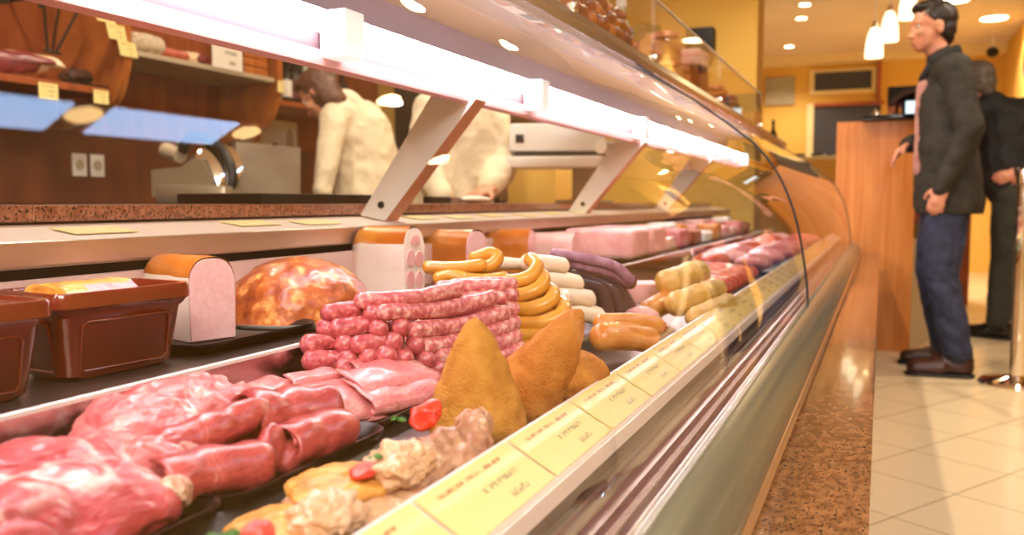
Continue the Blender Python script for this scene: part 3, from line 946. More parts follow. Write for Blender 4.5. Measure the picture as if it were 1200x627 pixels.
food('pork_slice', fold((-0.436, 0.665, 0.641), (-0.402, 0.755, 0.638), 0.045, 0.012, 0.004, 7, -0.25), 'pork_slice', 'folded slice curling over the right end, second fold up', 'meat', SL)
food('pork_slice', fold((-0.462, 0.705, 0.645), (-0.418, 0.760, 0.642), 0.04, 0.011, 0.004, 11, -0.15), 'pork_slice', 'folded slice with a dark gap at the far right of the pile', 'meat', SL)
food('pork_slice', fold((-0.500, 0.600, 0.643), (-0.502, 0.655, 0.645), 0.03, 0.008, 0.004, 17, -0.2), 'pork_slice', 'curled slice edge on top at the back left of the pile', 'meat', SL)
food('pork_slice', fold((-0.492, 0.640, 0.650), (-0.472, 0.690, 0.650), 0.02, 0.007, 0.004, 21, -0.2), 'pork_slice', 'small folded lip on top of the thin slice pile', 'meat', SL)

# ---- sausages
def sausage(pts, r, seed=0, n=7, pinch=0.0, jit=0.12, jf=90, seg=14):
    ps = spline(pts, n) if len(pts) > 2 else [V(pts[0]).lerp(V(pts[1]), i / 12) for i in range(13)]
    # round ends: add points
    d0 = (ps[0] - ps[1]).normalized(); d1 = (ps[-1] - ps[-2]).normalized()
    P, R = [], []
    for k in range(5):
        a = PI / 2 * (1 - k / 5)
        P.append(ps[0] + d0 * r * math.sin(a) * 0.9); R.append(max(r * math.cos(a), r * 0.12))
    for i, p in enumerate(ps):
        P.append(p); R.append(r * (1 + 0.06 * noise.noise(p * 50 + V((seed, 0, 0)))))
    for k in range(1, 6):
        a = PI / 2 * k / 5
        P.append(ps[-1] + d1 * r * math.sin(a) * 0.9); R.append(max(r * math.cos(a), r * 0.12))
    return tube(B(), P, R, seg, jitter=jit, jf=jf)

def hd(px, py, extra=0.0):
    """depth of the front face of the sausage heap, leaning back as it rises"""
    return 0.868 + 0.0009 * max(0, px - 455) + 0.00045 * (445 - py) + extra
ROWS = [  # from the top row down: pixel ends of each sausage of the heap's front
    [((424, 352), (478, 350), (535, 338))],
    [((386, 367), (414, 364)), ((428, 371), (446, 364)), ((450, 366), (520, 362), (575, 348))],
    [((379, 384), (386, 387)), ((395, 385), (429, 381)), ((433, 388), (454, 384)), ((458, 384), (480, 384)), ((484, 387), (540, 381), (590, 366))],
    [((362, 404), (387, 400)), ((392, 406), (415, 402)), ((421, 405), (445, 400)), ((450, 402), (471, 399)), ((478, 406), (497, 403)), ((500, 406), (550, 397), (600, 380))],
    [((364, 423), (392, 421)), ((397, 425), (418, 420)), ((422, 420), (440, 418)), ((446, 419), (460, 416)), ((463, 421), (482, 419)), ((488, 423), (508, 420)), ((514, 417), (550, 413), (604, 394))],
    [((404, 431), (430, 430)), ((434, 434), (447, 432)), ((451, 438), (472, 436)), ((478, 440), (499, 438)), ((504, 434), (522, 430)), ((526, 433), (570, 426), (608, 408))],
    [((410, 443), (436, 442)), ((444, 446), (462, 444)), ((470, 450), (492, 449)), ((497, 450), (524, 449)), ((530, 448), (575, 440), (612, 424))],
]
RN = ['top', 'second', 'third', 'fourth', 'fifth', 'sixth', 'lowest']
for ri, row in enumerate(ROWS):
    for ci, pp in enumerate(row):
        long_ = len(pp) == 3
        pts = [at(x, y, hd(x, y, 0.0 if long_ or k == 0 else 0.012)) for k, (x, y) in enumerate(pp)]
        if not long_ and (pp[1][0] - pp[0][0]) < 24:
            # seen end-on: a link running away into the heap
            c = (pts[0] + pts[1]) / 2
            back = V((-0.45, 0.85, 0.0)).normalized()
            pts = [c - back * 0.002, c + back * 0.045]
            r = 0.0108
        else: r = 0.0095 if long_ else 0.0105
        if long_:
            pts[-1] = pts[-1] + V((0, 0, -0.001))
        o = food('pork_sausage', sausage(pts, r, ri * 7 + ci, jit=0.16), 'sausage_light' if long_ else 'sausage_pink',
             ('long pink sausage stretching right across the %s row of the heap' % RN[ri]) if long_ else
             ('stubby dark pink sausage, %s from the left in the %s row of the heap' % (ORD[ci], RN[ri])), 'sausage', 'pink sausages of the heap')
# a second layer behind fills the heap
k = 0
for ri, zz in enumerate((0.640, 0.656, 0.672, 0.688, 0.704, 0.717)):
    for j in range(2):
        yb = 0.90 + 0.034 * j + 0.006 * ri
        a = V((-0.515 + 0.007 * ri, yb - 0.02, zz)); b2 = V((-0.405 - 0.004 * ri, yb + 0.03, zz))
        food('pork_sausage', sausage([a, (a + b2) / 2 + V((0, 0.004, 0.001)), b2], 0.0095, k + 50), 'sausage_light',
             'pink sausage in the back of the heap, %s layer up, %s behind the front' % (ORD[ri], ORD[j]), 'sausage', 'pink sausages of the heap')
        k += 1

def yd(px, py): return 1.085 + 0.00055 * (405 - py) - 0.0002 * (px - 600)
YEL = [
    [(502, 313), (535, 314), (563, 311)], [(556, 302), (574, 297), (583, 302), (575, 311), (560, 313)],
    [(514, 326), (528, 323), (543, 326)], [(546, 327), (568, 329), (590, 326)], [(570, 329), (600, 330), (621, 324), (629, 312), (622, 304)],
    [(578, 345), (608, 346), (631, 338), (637, 326), (630, 321)], [(594, 362), (622, 362), (643, 354), (648, 343), (640, 338)],
    [(602, 379), (633, 379), (655, 371), (661, 359), (652, 354)], [(612, 393), (641, 393), (661, 384), (666, 373), (658, 369)],
    [(616, 407), (634, 408), (655, 402), (668, 392)]]
YL = ['topmost long yellow sausage lying across the stack', 'yellow sausage curled into a loop on top of the stack', 'short yellow sausage at the upper left of the stack',
      'second short yellow sausage, middle of the upper left side', 'upturned yellow sausage hooked at the right, just under the top ones',
      'hooked yellow sausage, second of the bent ones from the top', 'hooked yellow sausage, third of the bent ones from the top',
      'hooked yellow sausage, fourth of the bent ones from the top', 'hooked yellow sausage, fifth of the bent ones from the top', 'lowest yellow sausage of the stack, half behind the breaded cone']
for i, (pp, lb) in enumerate(zip(YEL, YL)):
    pts = []
    for k, (x, y) in enumerate(pp):
        e = 0.0
        if i >= 4 and k >= 3: e = 0.014 * (k - 2)
        pts.append(at(x, y, yd(x, y) + e + (0.010 if i in (1,) else 0)))
    food('yellow_sausage', sausage(pts, 0.0100 if i >= 4 else 0.0092, i, jit=0.03, n=6), 'sausage_yellow', lb, 'sausage', 'yellow sausages of the stack')
for i in range(4):
    a = at(560 + 6 * i, 345 + 16 * i, 1.16 + 0.0 * i); b2 = at(640 + 5 * i, 340 + 15 * i, 1.19)
    food('yellow_sausage', sausage([a, (a + b2) / 2, b2], 0.0100, i + 30, jit=0.03), 'sausage_yellow', 'yellow sausage inside the stack behind the %s bent one' % ORD[i + 1], 'sausage', 'yellow sausages of the stack')
WHT = [[(588, 308), (602, 309), (614, 310)], [(618, 308), (640, 309), (659, 312)], [(632, 329), (655, 329), (676, 333)], [(646, 347), (668, 347), (690, 351)], [(660, 370), (680, 368), (702, 372)]]
WL = ['small white sausage half hidden behind the yellow stack', 'topmost white sausage of the white stack', 'second white sausage from the top of the white stack',
      'third white sausage from the top of the white stack', 'lowest white sausage of the white stack']
for i, (pp, lb) in enumerate(zip(WHT, WL)):
    t = 1.23 - 0.012 * i
    pts = [at(x, y, t + 0.0006 * (x - pp[0][0])) for x, y in pp]
    food('white_sausage', sausage(pts, 0.0115 if i else 0.009, i, jit=0.03), 'sausage_white', lb, 'sausage', 'white sausages of the stack')
    if i:
        q = [p + V((-0.01, 0.026, 0)) for p in pts]
        food('white_sausage', sausage(q, 0.0115, i + 9, jit=0.03), 'sausage_white', 'white sausage behind the %s of the white stack' % ('topmost one', 'second one', 'third one', 'lowest one')[i - 1], 'sausage', 'white sausages of the stack')
DRK = [([(650, 297), (690, 304), (720, 312), (738, 328)], 'sausage_purple', 'thin purple sausage draped over the top of the dark ones'),
       ([(662, 307), (690, 313), (716, 320), (737, 331)], 'sausage_purple', 'second purple sausage just below the first'),
       ([(672, 318), (700, 322), (738, 330)], 'sausage_dark', 'uppermost dark blood sausage, round end at the right'),
       ([(680, 332), (700, 338), (708, 352), (712, 372)], 'sausage_dark', 'dark blood sausage hanging down beside the white stack'),
       ([(690, 330), (712, 338), (722, 352), (728, 370)], 'sausage_dark', 'dark blood sausage hanging down in the middle of the bundle'),
       ([(705, 330), (722, 340), (732, 352), (740, 366)], 'sausage_dark', 'dark blood sausage hanging down nearest the pale rolls'),
       ([(700, 374), (722, 376), (745, 372)], 'sausage_purple', 'purplish sausage lying at the foot of the dark bundle')]
for i, (pp, mm, lb) in enumerate(DRK):
    pts = [at(x, y, 1.34 + 0.0004 * (x - 660) + 0.012 * (i % 3)) for x, y in pp]
    food('blood_sausage', sausage(pts, 0.0085 if mm == 'sausage_purple' else 0.013, i, jit=0.05), mm, lb, 'sausage', 'dark sausages of the bundle')

# ---- breaded rice cones
def cone(c, r, h, tipdir, seed, pw=1.0, round_=0.35):
    bm = B(); c = V(c); ax = V(tipdir).normalized()
    q = V((0, 0, 1)).rotation_difference(ax)
    rings = []; n = 40; seg = 48
    for i in range(n + 1):
        t = i / n
        if t < 0.12: rr = r * (0.80 + 0.20 * math.sin(t / 0.12 * PI / 2))
        else:
            s = (t - 0.12) / 0.88
            rr = r * ((1 - s) ** pw * (1 - round_) + round_ * math.sqrt(max(0, 1 - s ** 2.2)))
        ring = []
        for k in range(seg):
            a = 2 * PI * k / seg
            p = V((rr * math.cos(a), rr * math.sin(a), h * t))
            p += p.normalized() * (0.0022 * noise.fractal(p * 60 + V((seed, 0, 0)), 0.8, 2, 4) + 0.002 * noise.noise(p * 25 + V((seed, 3, 0)))) if rr > 0.001 else V((0, 0, 0))
            ring.append(bm.verts.new(c + q @ p))
        rings.append(ring)
    for a, b2 in zip(rings, rings[1:]):
        for k in range(seg): bm.faces.new((a[k], a[(k + 1) % seg], b2[(k + 1) % seg], b2[k]))
    bm.faces.new(rings[0][::-1]); bm.faces.new(rings[-1])
    return bm
G = 'breaded rice cones and ball'
food('breaded_cone', cone((-0.312, 0.655, 0.6205), 0.0415, 0.103, (-0.01, 0.0, 1), 1, 0.9, 0.42), 'breading', 'tall upright breaded cone standing nearest the camera', 'breaded cone', None)
food('breaded_cone', cone((-0.318, 0.755, 0.622), 0.0385, 0.116, (0.50, 0.12, 0.80), 5, 0.9, 0.40), 'breading_orange', 'breaded cone leaning right behind the upright one', 'breaded cone', None)
food('breaded_ball', blob((-0.280, 0.800, 0.648), (0.040, 0.044, 0.027), 0.3, (0, 0.0), 5, 0.08, 60, 3, oct=4), 'breading_orange', 'rounded breaded rice ball lying right of the leaning cone', 'breaded ball')

# ---- smoked trotter rolls with frayed ends
for i, (a, b2, r, lb) in enumerate((((706, 379), (768, 382), 0.0135, 'upper golden smoked roll with a frayed right end'),
                                    ((706, 395), (758, 397), 0.0185, 'lower thicker golden smoked roll with frayed red end'))):
    A = at(*a, 1.11 - 0.015 * i); Bb = at(*b2, 1.15 - 0.015 * i)
    rt = thing('smoked_roll', lb, 'smoked roll', (A.x, A.y, A.z - r))
    obj('roll', sausage([A, A.lerp(Bb, .5) + V((0, 0, 0.002)), Bb], r, i + 3, jit=0.06, jf=40), 'smoked_skin', rt, sharp=None)
    d = (Bb - A).normalized()
    bm = B()
    for k in range(16):
        an = random.uniform(0, 2 * PI); s, u = frame_of(d)
        p = Bb + d * r * 0.55 + (s * math.cos(an) + u * math.sin(an)) * r * random.uniform(0.2, 0.75)
        tube(bm, [p, p + d * random.uniform(.004, .010) + V((0, 0, -random.uniform(.0, .006)))], [0.0026, 0.0012], 6)
    obj('frayed_end', bm, 'smoked_end', rt, sharp=None)

# ---- netted pale rolls
for i, (a, b2, ta, tb_, r, lb) in enumerate((((778, 333), (822, 318), 1.46, 1.60, 0.0215, 'topmost netted pale roll of the three'),
                                         ((788, 358), (843, 338), 1.36, 1.54, 0.019, 'middle netted pale roll below the topmost'),
                                         ((812, 374), (856, 354), 1.32, 1.50, 0.016, 'lowest netted pale roll beside the price cards'))):
    A = at(*a, ta); Bb = at(*b2, tb_)
    bm = B(); n = 30; ps, rs = [], []
    for k in range(n + 1):
        t = k / n
        ps.append(A.lerp(Bb, t)); e = min(t, 1 - t)
        rs.append(r * min(1, 0.25 + (e * 9) ** 0.6) * (1 + 0.09 * abs(math.sin(t * PI * 5))))
    tube(bm, ps, rs, 18, jitter=0.12, jf=70)
    food('netted_roll', bm, 'net_roll', lb, 'roulade', 'netted pale rolls')
# orange skinned pieces and pale ham blocks left of the rolls
food('ham_block', box(B(), -0.03, 0.03, -0.035, 0.035, -0.018, 0.018, 0.004, mtx=Matrix.Translation(at(752, 342, 1.56)) @ Matrix.Rotation(0.5, 4, 'Z')), 'ham_pink', 'pale pink ham block between the dark sausages and the netted rolls', 'ham')
food('orange_roll', sausage([at(762, 364, 1.42), at(782, 352, 1.47)], 0.019, 3, jit=0.08), 'smoked_skin', 'orange skinned roll end in front of the netted rolls', 'roulade')
food('pink_ham', blob(at(752, 372, 1.36), (0.028, 0.03, 0.017), 0.4, amp=0.12, freq=40, seed=2), 'ham_pink', 'small pink ham lying left of the orange skinned roll', 'ham')

# ---- further along the lower deck: red skewers, trays of meat
for i in range(7):
    yy = 1.86 + 0.07 * i
    food('red_skewer', sausage([V((-0.30, yy, 0.638)), V((-0.36, yy + 0.01, 0.645)), V((-0.43, yy + 0.03, 0.646))], 0.016, i, jit=0.3, jf=50), 'kebab_red',
         'orange red meat skewer in the row past the netted rolls, %s from the camera' % ORD[i], 'skewer', 'red skewers')
MT = ['pork_pale', 'kebab_red', 'pork_slice', 'ham_pink', 'pork_lean', 'sausage_light']
MN = ['pale pork piece', 'red marinated piece', 'pink sliced piece', 'pink ham piece', 'lean pork piece', 'light sausage meat piece']
k = 0
for j in range(8):
    yy = 2.52 + 0.24 * j
    tray('black_tray', 'black tray on the lower deck past the red skewers, %s of the far trays' % ORD[j], -0.52, -0.27, yy - 0.10, yy + 0.10, ZD, 0.012)
    for q in range(2):
        food('meat_piece', blob((-0.33 - 0.12 * q, yy + 0.01 * (k % 3), 0.650), (0.055, 0.08, 0.026), 0.3 * k, amp=0.22, freq=28, seed=k, sub=3, floor=ZD + 0.004), MT[k % 6],
             '%s, %s half of the %s far tray' % (MN[k % 6], ('front', 'back')[q], ORD[j]), 'meat', 'meat in the far trays')
        k += 1
def leaves(c, r, seed):
    rnd = random.Random(seed); bm = B()
    for k in range(9):
        q = Quaternion((0, 0, 1), rnd.uniform(0, 6.3)) @ Quaternion((1, 0, 0), rnd.uniform(-.7, .7))
        ell(bm, V(c) + V((rnd.uniform(-1, 1), rnd.uniform(-1, 1), rnd.uniform(-.2, .3))) * r * .8, (r * .5, r * .28, r * .08), q, 2)
    return bm
# ---- prepared dish in front: topped cutlets with cheese and tomato
tray('serving_dish', 'shallow black serving dish under the topped cutlets at the front', -0.358, -0.252, 0.25, 0.585, ZD, 0.009, cat='dish')
d1 = thing('topped_cutlet', 'cutlet topped with cheese, meat sauce and tomato, nearest the camera', 'prepared meat', (-0.305, 0.37, ZD + 0.003))
obj('cutlet', blob((-0.3140, 0.3438, 0.6235), (0.0435, 0.0510, 0.0117), 0.1, amp=0.4, freq=75, seed=1, sub=5, oct=4), 'cream_meat', d1, sharp=None)
obj('cheese', blob((-0.3170, 0.4059, 0.6270), (0.0383, 0.0392, 0.0081), 0.2, amp=0.45, freq=70, seed=4, sub=5, oct=4), 'cheese', d1, sharp=None)
obj('sauce', blob((-0.2950, 0.4126, 0.6375), (0.0205, 0.0294, 0.0108), 0.3, amp=0.5, freq=120, seed=8, sub=5, oct=4), 'cream_meat', d1, sharp=None)
obj('tomato', blob((-0.2990, 0.3514, 0.6395), (0.0106, 0.0255, 0.0059), 0.25, (0.1, 0.7), amp=0.35, freq=70, seed=2, sub=5), 'tomato', d1, sharp=None)
obj('parsley', leaves((-0.3060, 0.3409, 0.6480), 0.0073, 2), 'herb', d1, sharp=None)
d2 = thing('topped_cutlet', 'cutlet topped with yellow cheese and tomato, middle of the dish', 'prepared meat', (-0.31, 0.50, ZD + 0.003))
obj('cutlet', blob((-0.3170, 0.4775, 0.6230), (0.0458, 0.0568, 0.0126), 0.1, amp=0.4, freq=75, seed=11, sub=5, oct=4), 'cream_meat', d2, sharp=None)
obj('cheese', blob((-0.3210, 0.4679, 0.6350), (0.0357, 0.0412, 0.0081), 0.15, amp=0.45, freq=70, seed=14, sub=5, oct=4), 'cheese', d2, sharp=None)
obj('tomato', blob((-0.3050, 0.4699, 0.6460), (0.0088, 0.0167, 0.0036), 0.3, amp=0.6, freq=120, seed=15, sub=5), 'tomato', d2, sharp=None)
obj('sauce', blob((-0.2920, 0.4966, 0.6440), (0.0205, 0.0333, 0.0126), 0.25, amp=0.5, freq=110, seed=18, sub=5, oct=4), 'cream_meat', d2, sharp=None)
obj('parsley', leaves((-0.2990, 0.4746, 0.6540), 0.0048, 3), 'herb', d2, sharp=None)
m = lump([((-0.2840, 0.5348, 0.6410), (0.0176, 0.0314, 0.0162), 0.2, 0.1, 0), ((-0.2770, 0.5730, 0.6510), (0.0140, 0.0255, 0.0126), 0.3, 0.2, 0), ((-0.2920, 0.5109, 0.6340), (0.0194, 0.0294, 0.0144), 0.1, 0, 0), ((-0.2720, 0.5539, 0.6390), (0.0158, 0.0343, 0.0144), 0.1, 0, 0)], 0.0018, 2, 0.0045, 90, 4.0, ZD + 0.003)
d3 = food('roast_chunk', m, 'cooked_meat', 'browned knobbly chunk of cooked meat in front of the upright cone', 'prepared meat')
obj('tomato', blob((-0.3090, 0.5615, 0.6610), (0.0106, 0.0196, 0.0054), 0.1, (0.3, 0.4), amp=0.5, freq=80, seed=7, sub=5), 'tomato', d3, sharp=None)
obj('parsley', leaves((-0.3250, 0.5491, 0.6590), 0.0073, 9), 'herb', d3, sharp=None)

# ---- terrines on the step
def terrine(x, y, rz, label, w=0.085, l=0.150, h=0.078, full=True):
    t = thing('terrine', label, 'terrine', (x, y, ZS))
    M = Matrix.Translation((x, y, ZS)) @ Matrix.Rotation(rz, 4, 'Z')
    bm = B()
    def ring(hw, hl, z, r=0.014):
        pts = []
        for cx_, cy_, a0 in ((hw - r, hl - r, 0), (-hw + r, hl - r, 90), (-hw + r, -hl + r, 180), (hw - r, -hl + r, 270)):
            for k in range(6):
                a = math.radians(a0 + 18 * k)
                pts.append(bm.verts.new(M @ V((cx_ + r * math.cos(a), cy_ + r * math.sin(a), z))))
        return pts
    W, Lh = w / 2, l / 2
    prof = [(-0.014, 0.0), (-0.010, 0.004), (-0.003, h * 0.72), (0.000, h * 0.76), (0.0015, h * 0.80), (0.004, h * 0.83), (0.004, h * 0.97), (0.003, h), (-0.002, h), (-0.004, h * 0.95), (-0.008, h * 0.6)]
    R = [ring(W + e, Lh + e, z) for e, z in prof]
    n = len(R[0])
    for a, b2 in zip(R, R[1:]):
        for k in range(n): bm.faces.new((a[k], a[(k + 1) % n], b2[(k + 1) % n], b2[k]))
    bm.faces.new(R[0][::-1]); bm.faces.new(R[-1])
    for sgn in (1, -1):      # moulded border line of the side panels
        def PX(u, v): return M @ V((sgn * (W - 0.010 + 0.007 * v + 0.0006), (Lh - 0.022) * u, h * (0.10 + 0.56 * v)))
        def PY(u, v): return M @ V(((W - 0.022) * u, sgn * (Lh - 0.010 + 0.007 * v + 0.0006), h * (0.10 + 0.56 * v)))
        for Q in (PX, PY):
            q = [Q(-.9, 0), Q(.9, 0), Q(1, .1), Q(1, .92), Q(.9, 1), Q(-.9, 1), Q(-1, .92), Q(-1, .1), Q(-.9, 0)]
            tube(bm, q, 0.0012, 6)
    obj('crock', bm, 'brown_crock', t, sharp=40)
    # pate: crusted loaf with one cut end
    bm = B(); rows = []
    y1 = Lh * (0.30 if full else 0.1)
    for i in range(25):
        yy = -Lh + 0.012 + (y1 + Lh - 0.012) * i / 24
        row = []
        for k in range(17):
            a = PI * k / 16
            e = 0.85 if i == 0 else 1
            p = V(((W - 0.008) * math.cos(a) * e, yy, h * 0.86 + 0.017 * math.sin(a) ** 0.8 * e))
            p += V((0, 0, 0.0018 * noise.fractal(p * 60 + V((x * 9, 0, 0)), 0.8, 2, 3)))
            row.append(bm.verts.new(M @ p))
        rows.append(row)
    for ri_, (a, b2) in enumerate(zip(rows, rows[1:])):
        for k in range(16):
            f = bm.faces.new((a[k], a[k + 1], b2[k + 1], b2[k]))
            if k < 5 and ri_ > 7: f.material_index = 1
    f = bm.faces.new(rows[0]); f = bm.faces.new(rows[-1][::-1]); f.material_index = 1
    for r0, r1 in zip(rows, rows[1:]): bm.faces.new((r0[0], r1[0], r1[-1], r0[-1]))
    obj('pate', bm, ['pate_crust', 'pate_cut'], t, sharp=40)
    return t
terrine(-0.662, 0.580, -0.10, 'glossy brown terrine crock of crusted pate beside the sliced loaf', l=0.134)
terrine(-0.652, 0.428, -0.10, 'glossy brown terrine crock cut off at the left edge of the picture', l=0.118)

# ---- cut loaves and the glazed dome
def loaf(x, y, w, l, h, z, label, crust='loaf_crust', paste='loaf_paste', side=None, rz=0.0, mosaic=False, tip=0.0):
    t = thing('pate_loaf', label, 'loaf', (x, y, z))
    M = Matrix.Translation((x, y, z)) @ Matrix.Rotation(rz, 4, 'Z') @ Matrix.Rotation(tip, 4, 'Y')
    def sec(s=1.0, n=20):
        pts = [(-w / 2 * s * 0.96, 0.0)]
        for k in range(n + 1):
            a = PI - PI * k / n
            pts.append((w / 2 * s * math.copysign(abs(math.cos(a)) ** 0.75, math.cos(a)), h * 0.62 + h * 0.38 * s * math.sin(a) ** 0.85 if 0 < k < n else h * 0.62))
        pts.append((w / 2 * s * 0.96, 0.0))
        return pts
    bm = B(); rows = []
    nl = 16
    for i in range(nl + 1):
        u = i / nl
        xx = -u * l
        e = 1.0 if u < 0.8 else 1.0 - 0.25 * ((u - 0.8) / 0.2) ** 2
        row = []
        for a, b2 in sec(e):
            p = V((xx, a, b2)); p += V((0, 0.0012, 0.0012)) * noise.noise(p * 45 + V((x * 7, y * 5, 0)))
            row.append(bm.verts.new(M @ p))
        rows.append(row)
    n = len(rows[0])
    for ia, (a, b2) in enumerate(zip(rows, rows[1:])):
        for k in range(n):
            f = bm.faces.new((a[k], a[(k + 1) % n], b2[(k + 1) % n], b2[k]))
            zc = sum((M.inverted() @ v.co).z for v in f.verts) / 4
            f.material_index = 0 if (side is None or zc > h * 0.74) else 1
    bm.faces.new(rows[-1])
    obj('crust', bm, [crust, side or crust], t, sharp=60)
    bm = B()
    S = sec(0.965)
    A = [bm.verts.new(M @ V((0.0012 + 0.0006 * noise.noise(V((a * 90, b2 * 90, x))), a, b2 * 0.985 + 0.0005))) for a, b2 in S]
    C = [bm.verts.new(M @ V((-0.002, a, b2 * 0.985 + 0.0005))) for a, b2 in S]
    bm.faces.new(A)
    for k in range(n): bm.faces.new((A[k], A[(k + 1) % n], C[(k + 1) % n], C[k]))
    face = obj('cut_face', bm, paste, t, smooth=False)
    if mosaic:
        for (a, b2, r1, r2) in ((-.22, .26, .2, .16), (.2, .24, .18, .16), (-.2, .56, .2, .15), (.2, .54, .2, .14), (0.02, .8, .22, .1)):
            bm = B()
            pts = [(a * w + r1 * w * math.cos(2 * PI * k / 14), b2 * h + r2 * h * 0.8 * math.sin(2 * PI * k / 14)) for k in range(14)]
            P = [bm.verts.new(M @ V((0.0028, p, q))) for p, q in pts]
            Q = [bm.verts.new(M @ V((0.0008, p, q))) for p, q in pts]
            bm.faces.new(P)
            for k in range(14): bm.faces.new((P[k], P[(k + 1) % 14], Q[(k + 1) % 14], Q[k]))
            obj('ham_chunk', bm, 'ham_pink', face, smooth=False)
    return t
tray('black_tray', 'black plastic tray on the step under the pale sliced loaf', -0.765, -0.628, 0.668, 0.845, ZS, 0.013, flare=0.012)
loaf(-0.676, 0.742, 0.057, 0.115, 0.092, ZS + 0.003, 'orange topped loaf with smooth pink cut face on a black tray', rz=-0.30, side='loaf_white')
dm = thing('glazed_meatloaf', 'large glossy brown glazed meatloaf dome between the cut loaves', 'meatloaf', (-0.705, 0.935, ZS))
bm = lathe(B(), [(0, 0.004), (0.108, 0.004), (0.116, 0.010), (0.117, 0.012), (0.108, 0.007), (0, 0.006)], (-0.705, 0.935, ZS - 0.004), 40)
obj('plate', bm, 'white_metal', dm, sharp=40)
bm = blob((-0.705, 0.935, ZS + 0.004), (0.094, 0.100, 0.080), 0.2, amp=0.05, freq=30, seed=2, sub=5, floor=ZS + 0.003)
obj('meatloaf', bm, 'glaze_brown', dm, sharp=None)
loaf(-0.690, 1.215, 0.062, 0.105, 0.116, ZS, 'tall white sided loaf with orange top and mosaic cut face', side='loaf_white', paste='loaf_white', mosaic=True, rz=-0.05)
loaf(-0.710, 1.49, 0.075, 0.12, 0.102, ZS, 'orange crusted loaf with a small pink cut face behind the white sided one', rz=-0.1)
loaf(-0.720, 1.80, 0.085, 0.14, 0.095, ZS, 'long orange loaf half hidden behind the yellow sausages', rz=0.2, paste='ham_pink', mosaic=True, tip=0.0)
loaf(-0.69, 2.02, 0.10, 0.13, 0.080, ZS, 'pink wrapped loaf behind the white sausages', crust='wrap_pink', paste='ham_pink', rz=0.1)
# packed hams along the step
for i in range(2):
    yy = 2.24 + 0.20 * i
    food('ham_pack', box(B(), -0.77, -0.58, yy - 0.085, yy + 0.085, ZS + 0.006, ZS + 0.086, 0.014), 'ham_pink', ('boiled pink ham block behind the dark sausages', 'second boiled pink ham block, farther from the camera')[i], 'ham', 'ham blocks on the step')
    tray('black_tray', ('black tray on the step under the boiled ham block', 'black tray on the step under the second boiled ham block')[i], -0.78, -0.565, yy - 0.095, yy + 0.095, ZS, 0.006)
k = 0
for j in range(9):
    yy = 2.70 + 0.215 * j
    for q in range(2):
        mm = ['wrap_pink', 'ham_pink', 'smoked_skin', 'paper_white', 'glaze_brown', 'pork_slice'][(k * 5 + j) % 6]
        ln = ['pink wrapped', 'pink ham', 'golden smoked', 'white wrapped', 'brown glazed', 'pale sliced'][(k * 5 + j) % 6]
        food('deli_block', box(B(), -0.645 - 0.095 * q - 0.04, -0.645 - 0.095 * q + 0.04, yy - 0.075, yy + 0.075, ZS + 0.001, ZS + 0.045 + 0.015 * q + 0.01 * (k % 3), 0.010), mm,
             '%s deli block on the step, %s row, %s beyond the hams' % (ln, ('front', 'back')[q], ORD[j]), 'deli meat', 'deli blocks at the far end of the step')
        k += 1
# ------------------------------------------------------------------ goods on the top shelf behind the guard
ZT = 1.1495
def jar(x, y, z, r, h, label, fill='pate_jar_fill', lid='jar_lid', group=None):
    t = thing('glass_jar', label, 'jar', (x, y, z), group)
    obj('glass', lathe(B(), [(0, 0.001), (r * .9, 0.001), (r, 0.008), (r, h * .72), (r * .82, h * .84), (r * .82, h * .88)], (x, y, z), 28), 'jar_glass', t)
    obj('filling', lathe(B(), [(0, 0.003), (r * .85, 0.003), (r * .94, 0.010), (r * .94, h * .66), (0, h * .68)], (x, y, z), 28), fill, t)
    obj('lid', lathe(B(), [(r * .84, h * .84), (r * .88, h * .84), (r * .88, h * .98), (r * .84, h), (0, h)], (x, y, z), 28), lid, t)
    return t
jar(-0.555, 2.40, ZT, 0.047, 0.055, 'squat lower jar under the large jar on the top shelf')
jar(-0.560, 2.40, ZT + 0.0555, 0.043, 0.080, 'large jar of brown pate stacked on a squat jar on the top shelf')
jar(-0.552, 2.53, ZT, 0.034, 0.060, 'small jar just beyond the stacked jars on the top shelf')
t = thing('dark_red_box', 'tall dark red box behind the jars on the top shelf', 'box', (-0.555, 2.73, ZT))
obj('carton', box(B(), -0.60, -0.515, 2.67, 2.79, ZT, ZT + 0.085, 0.002), 'dark_red_box', t, smooth=False)
for i in range(2):
    z = ZT + 0.0855 + 0.026 * i
    o = obj('pink_packet', box(B(), -0.61, -0.515, 2.65 + .01 * i, 2.80, z, z + 0.025, 0.006), 'wrap_pink', None, (-0.56, 2.72, z))
    tag(o, ('lower pink packet lying on the dark red box', 'upper pink packet lying on the dark red box')[i], 'packet')
for i in range(4):
    jar(-0.545 - 0.012 * (i % 2), 3.10 + 0.13 * i, ZT, 0.036, 0.075, 'small spice jar at the far end of the top shelf, %s of four' % ORD[i], ('snack_orange', 'blue_card', 'pate_jar_fill', 'snack_brown')[i], 'jar_lid', 'small jars at the far end')
k = 0
for layer in range(3):
    for j in range(11 - layer):
        for q in range(2):
            if layer == 2 and q == 1: continue
            x = -0.528 - 0.040 * q - 0.012 * layer
            y = 1.46 + 0.045 * j + 0.02 * layer
            bm = blob((x + random.uniform(-.004, .004), y, ZT + 0.019 + 0.028 * layer), (0.021, 0.025, 0.018), random.uniform(0, 3), amp=0.35, freq=45, seed=k, sub=3)
            food('brown_pastry', bm, 'snack_brown' if (k * 7) % 3 else 'snack_orange', 'small glossy brown pastry in the pile behind the glass guard', 'pastry', 'brown pastries piled on the top shelf')
            k += 1
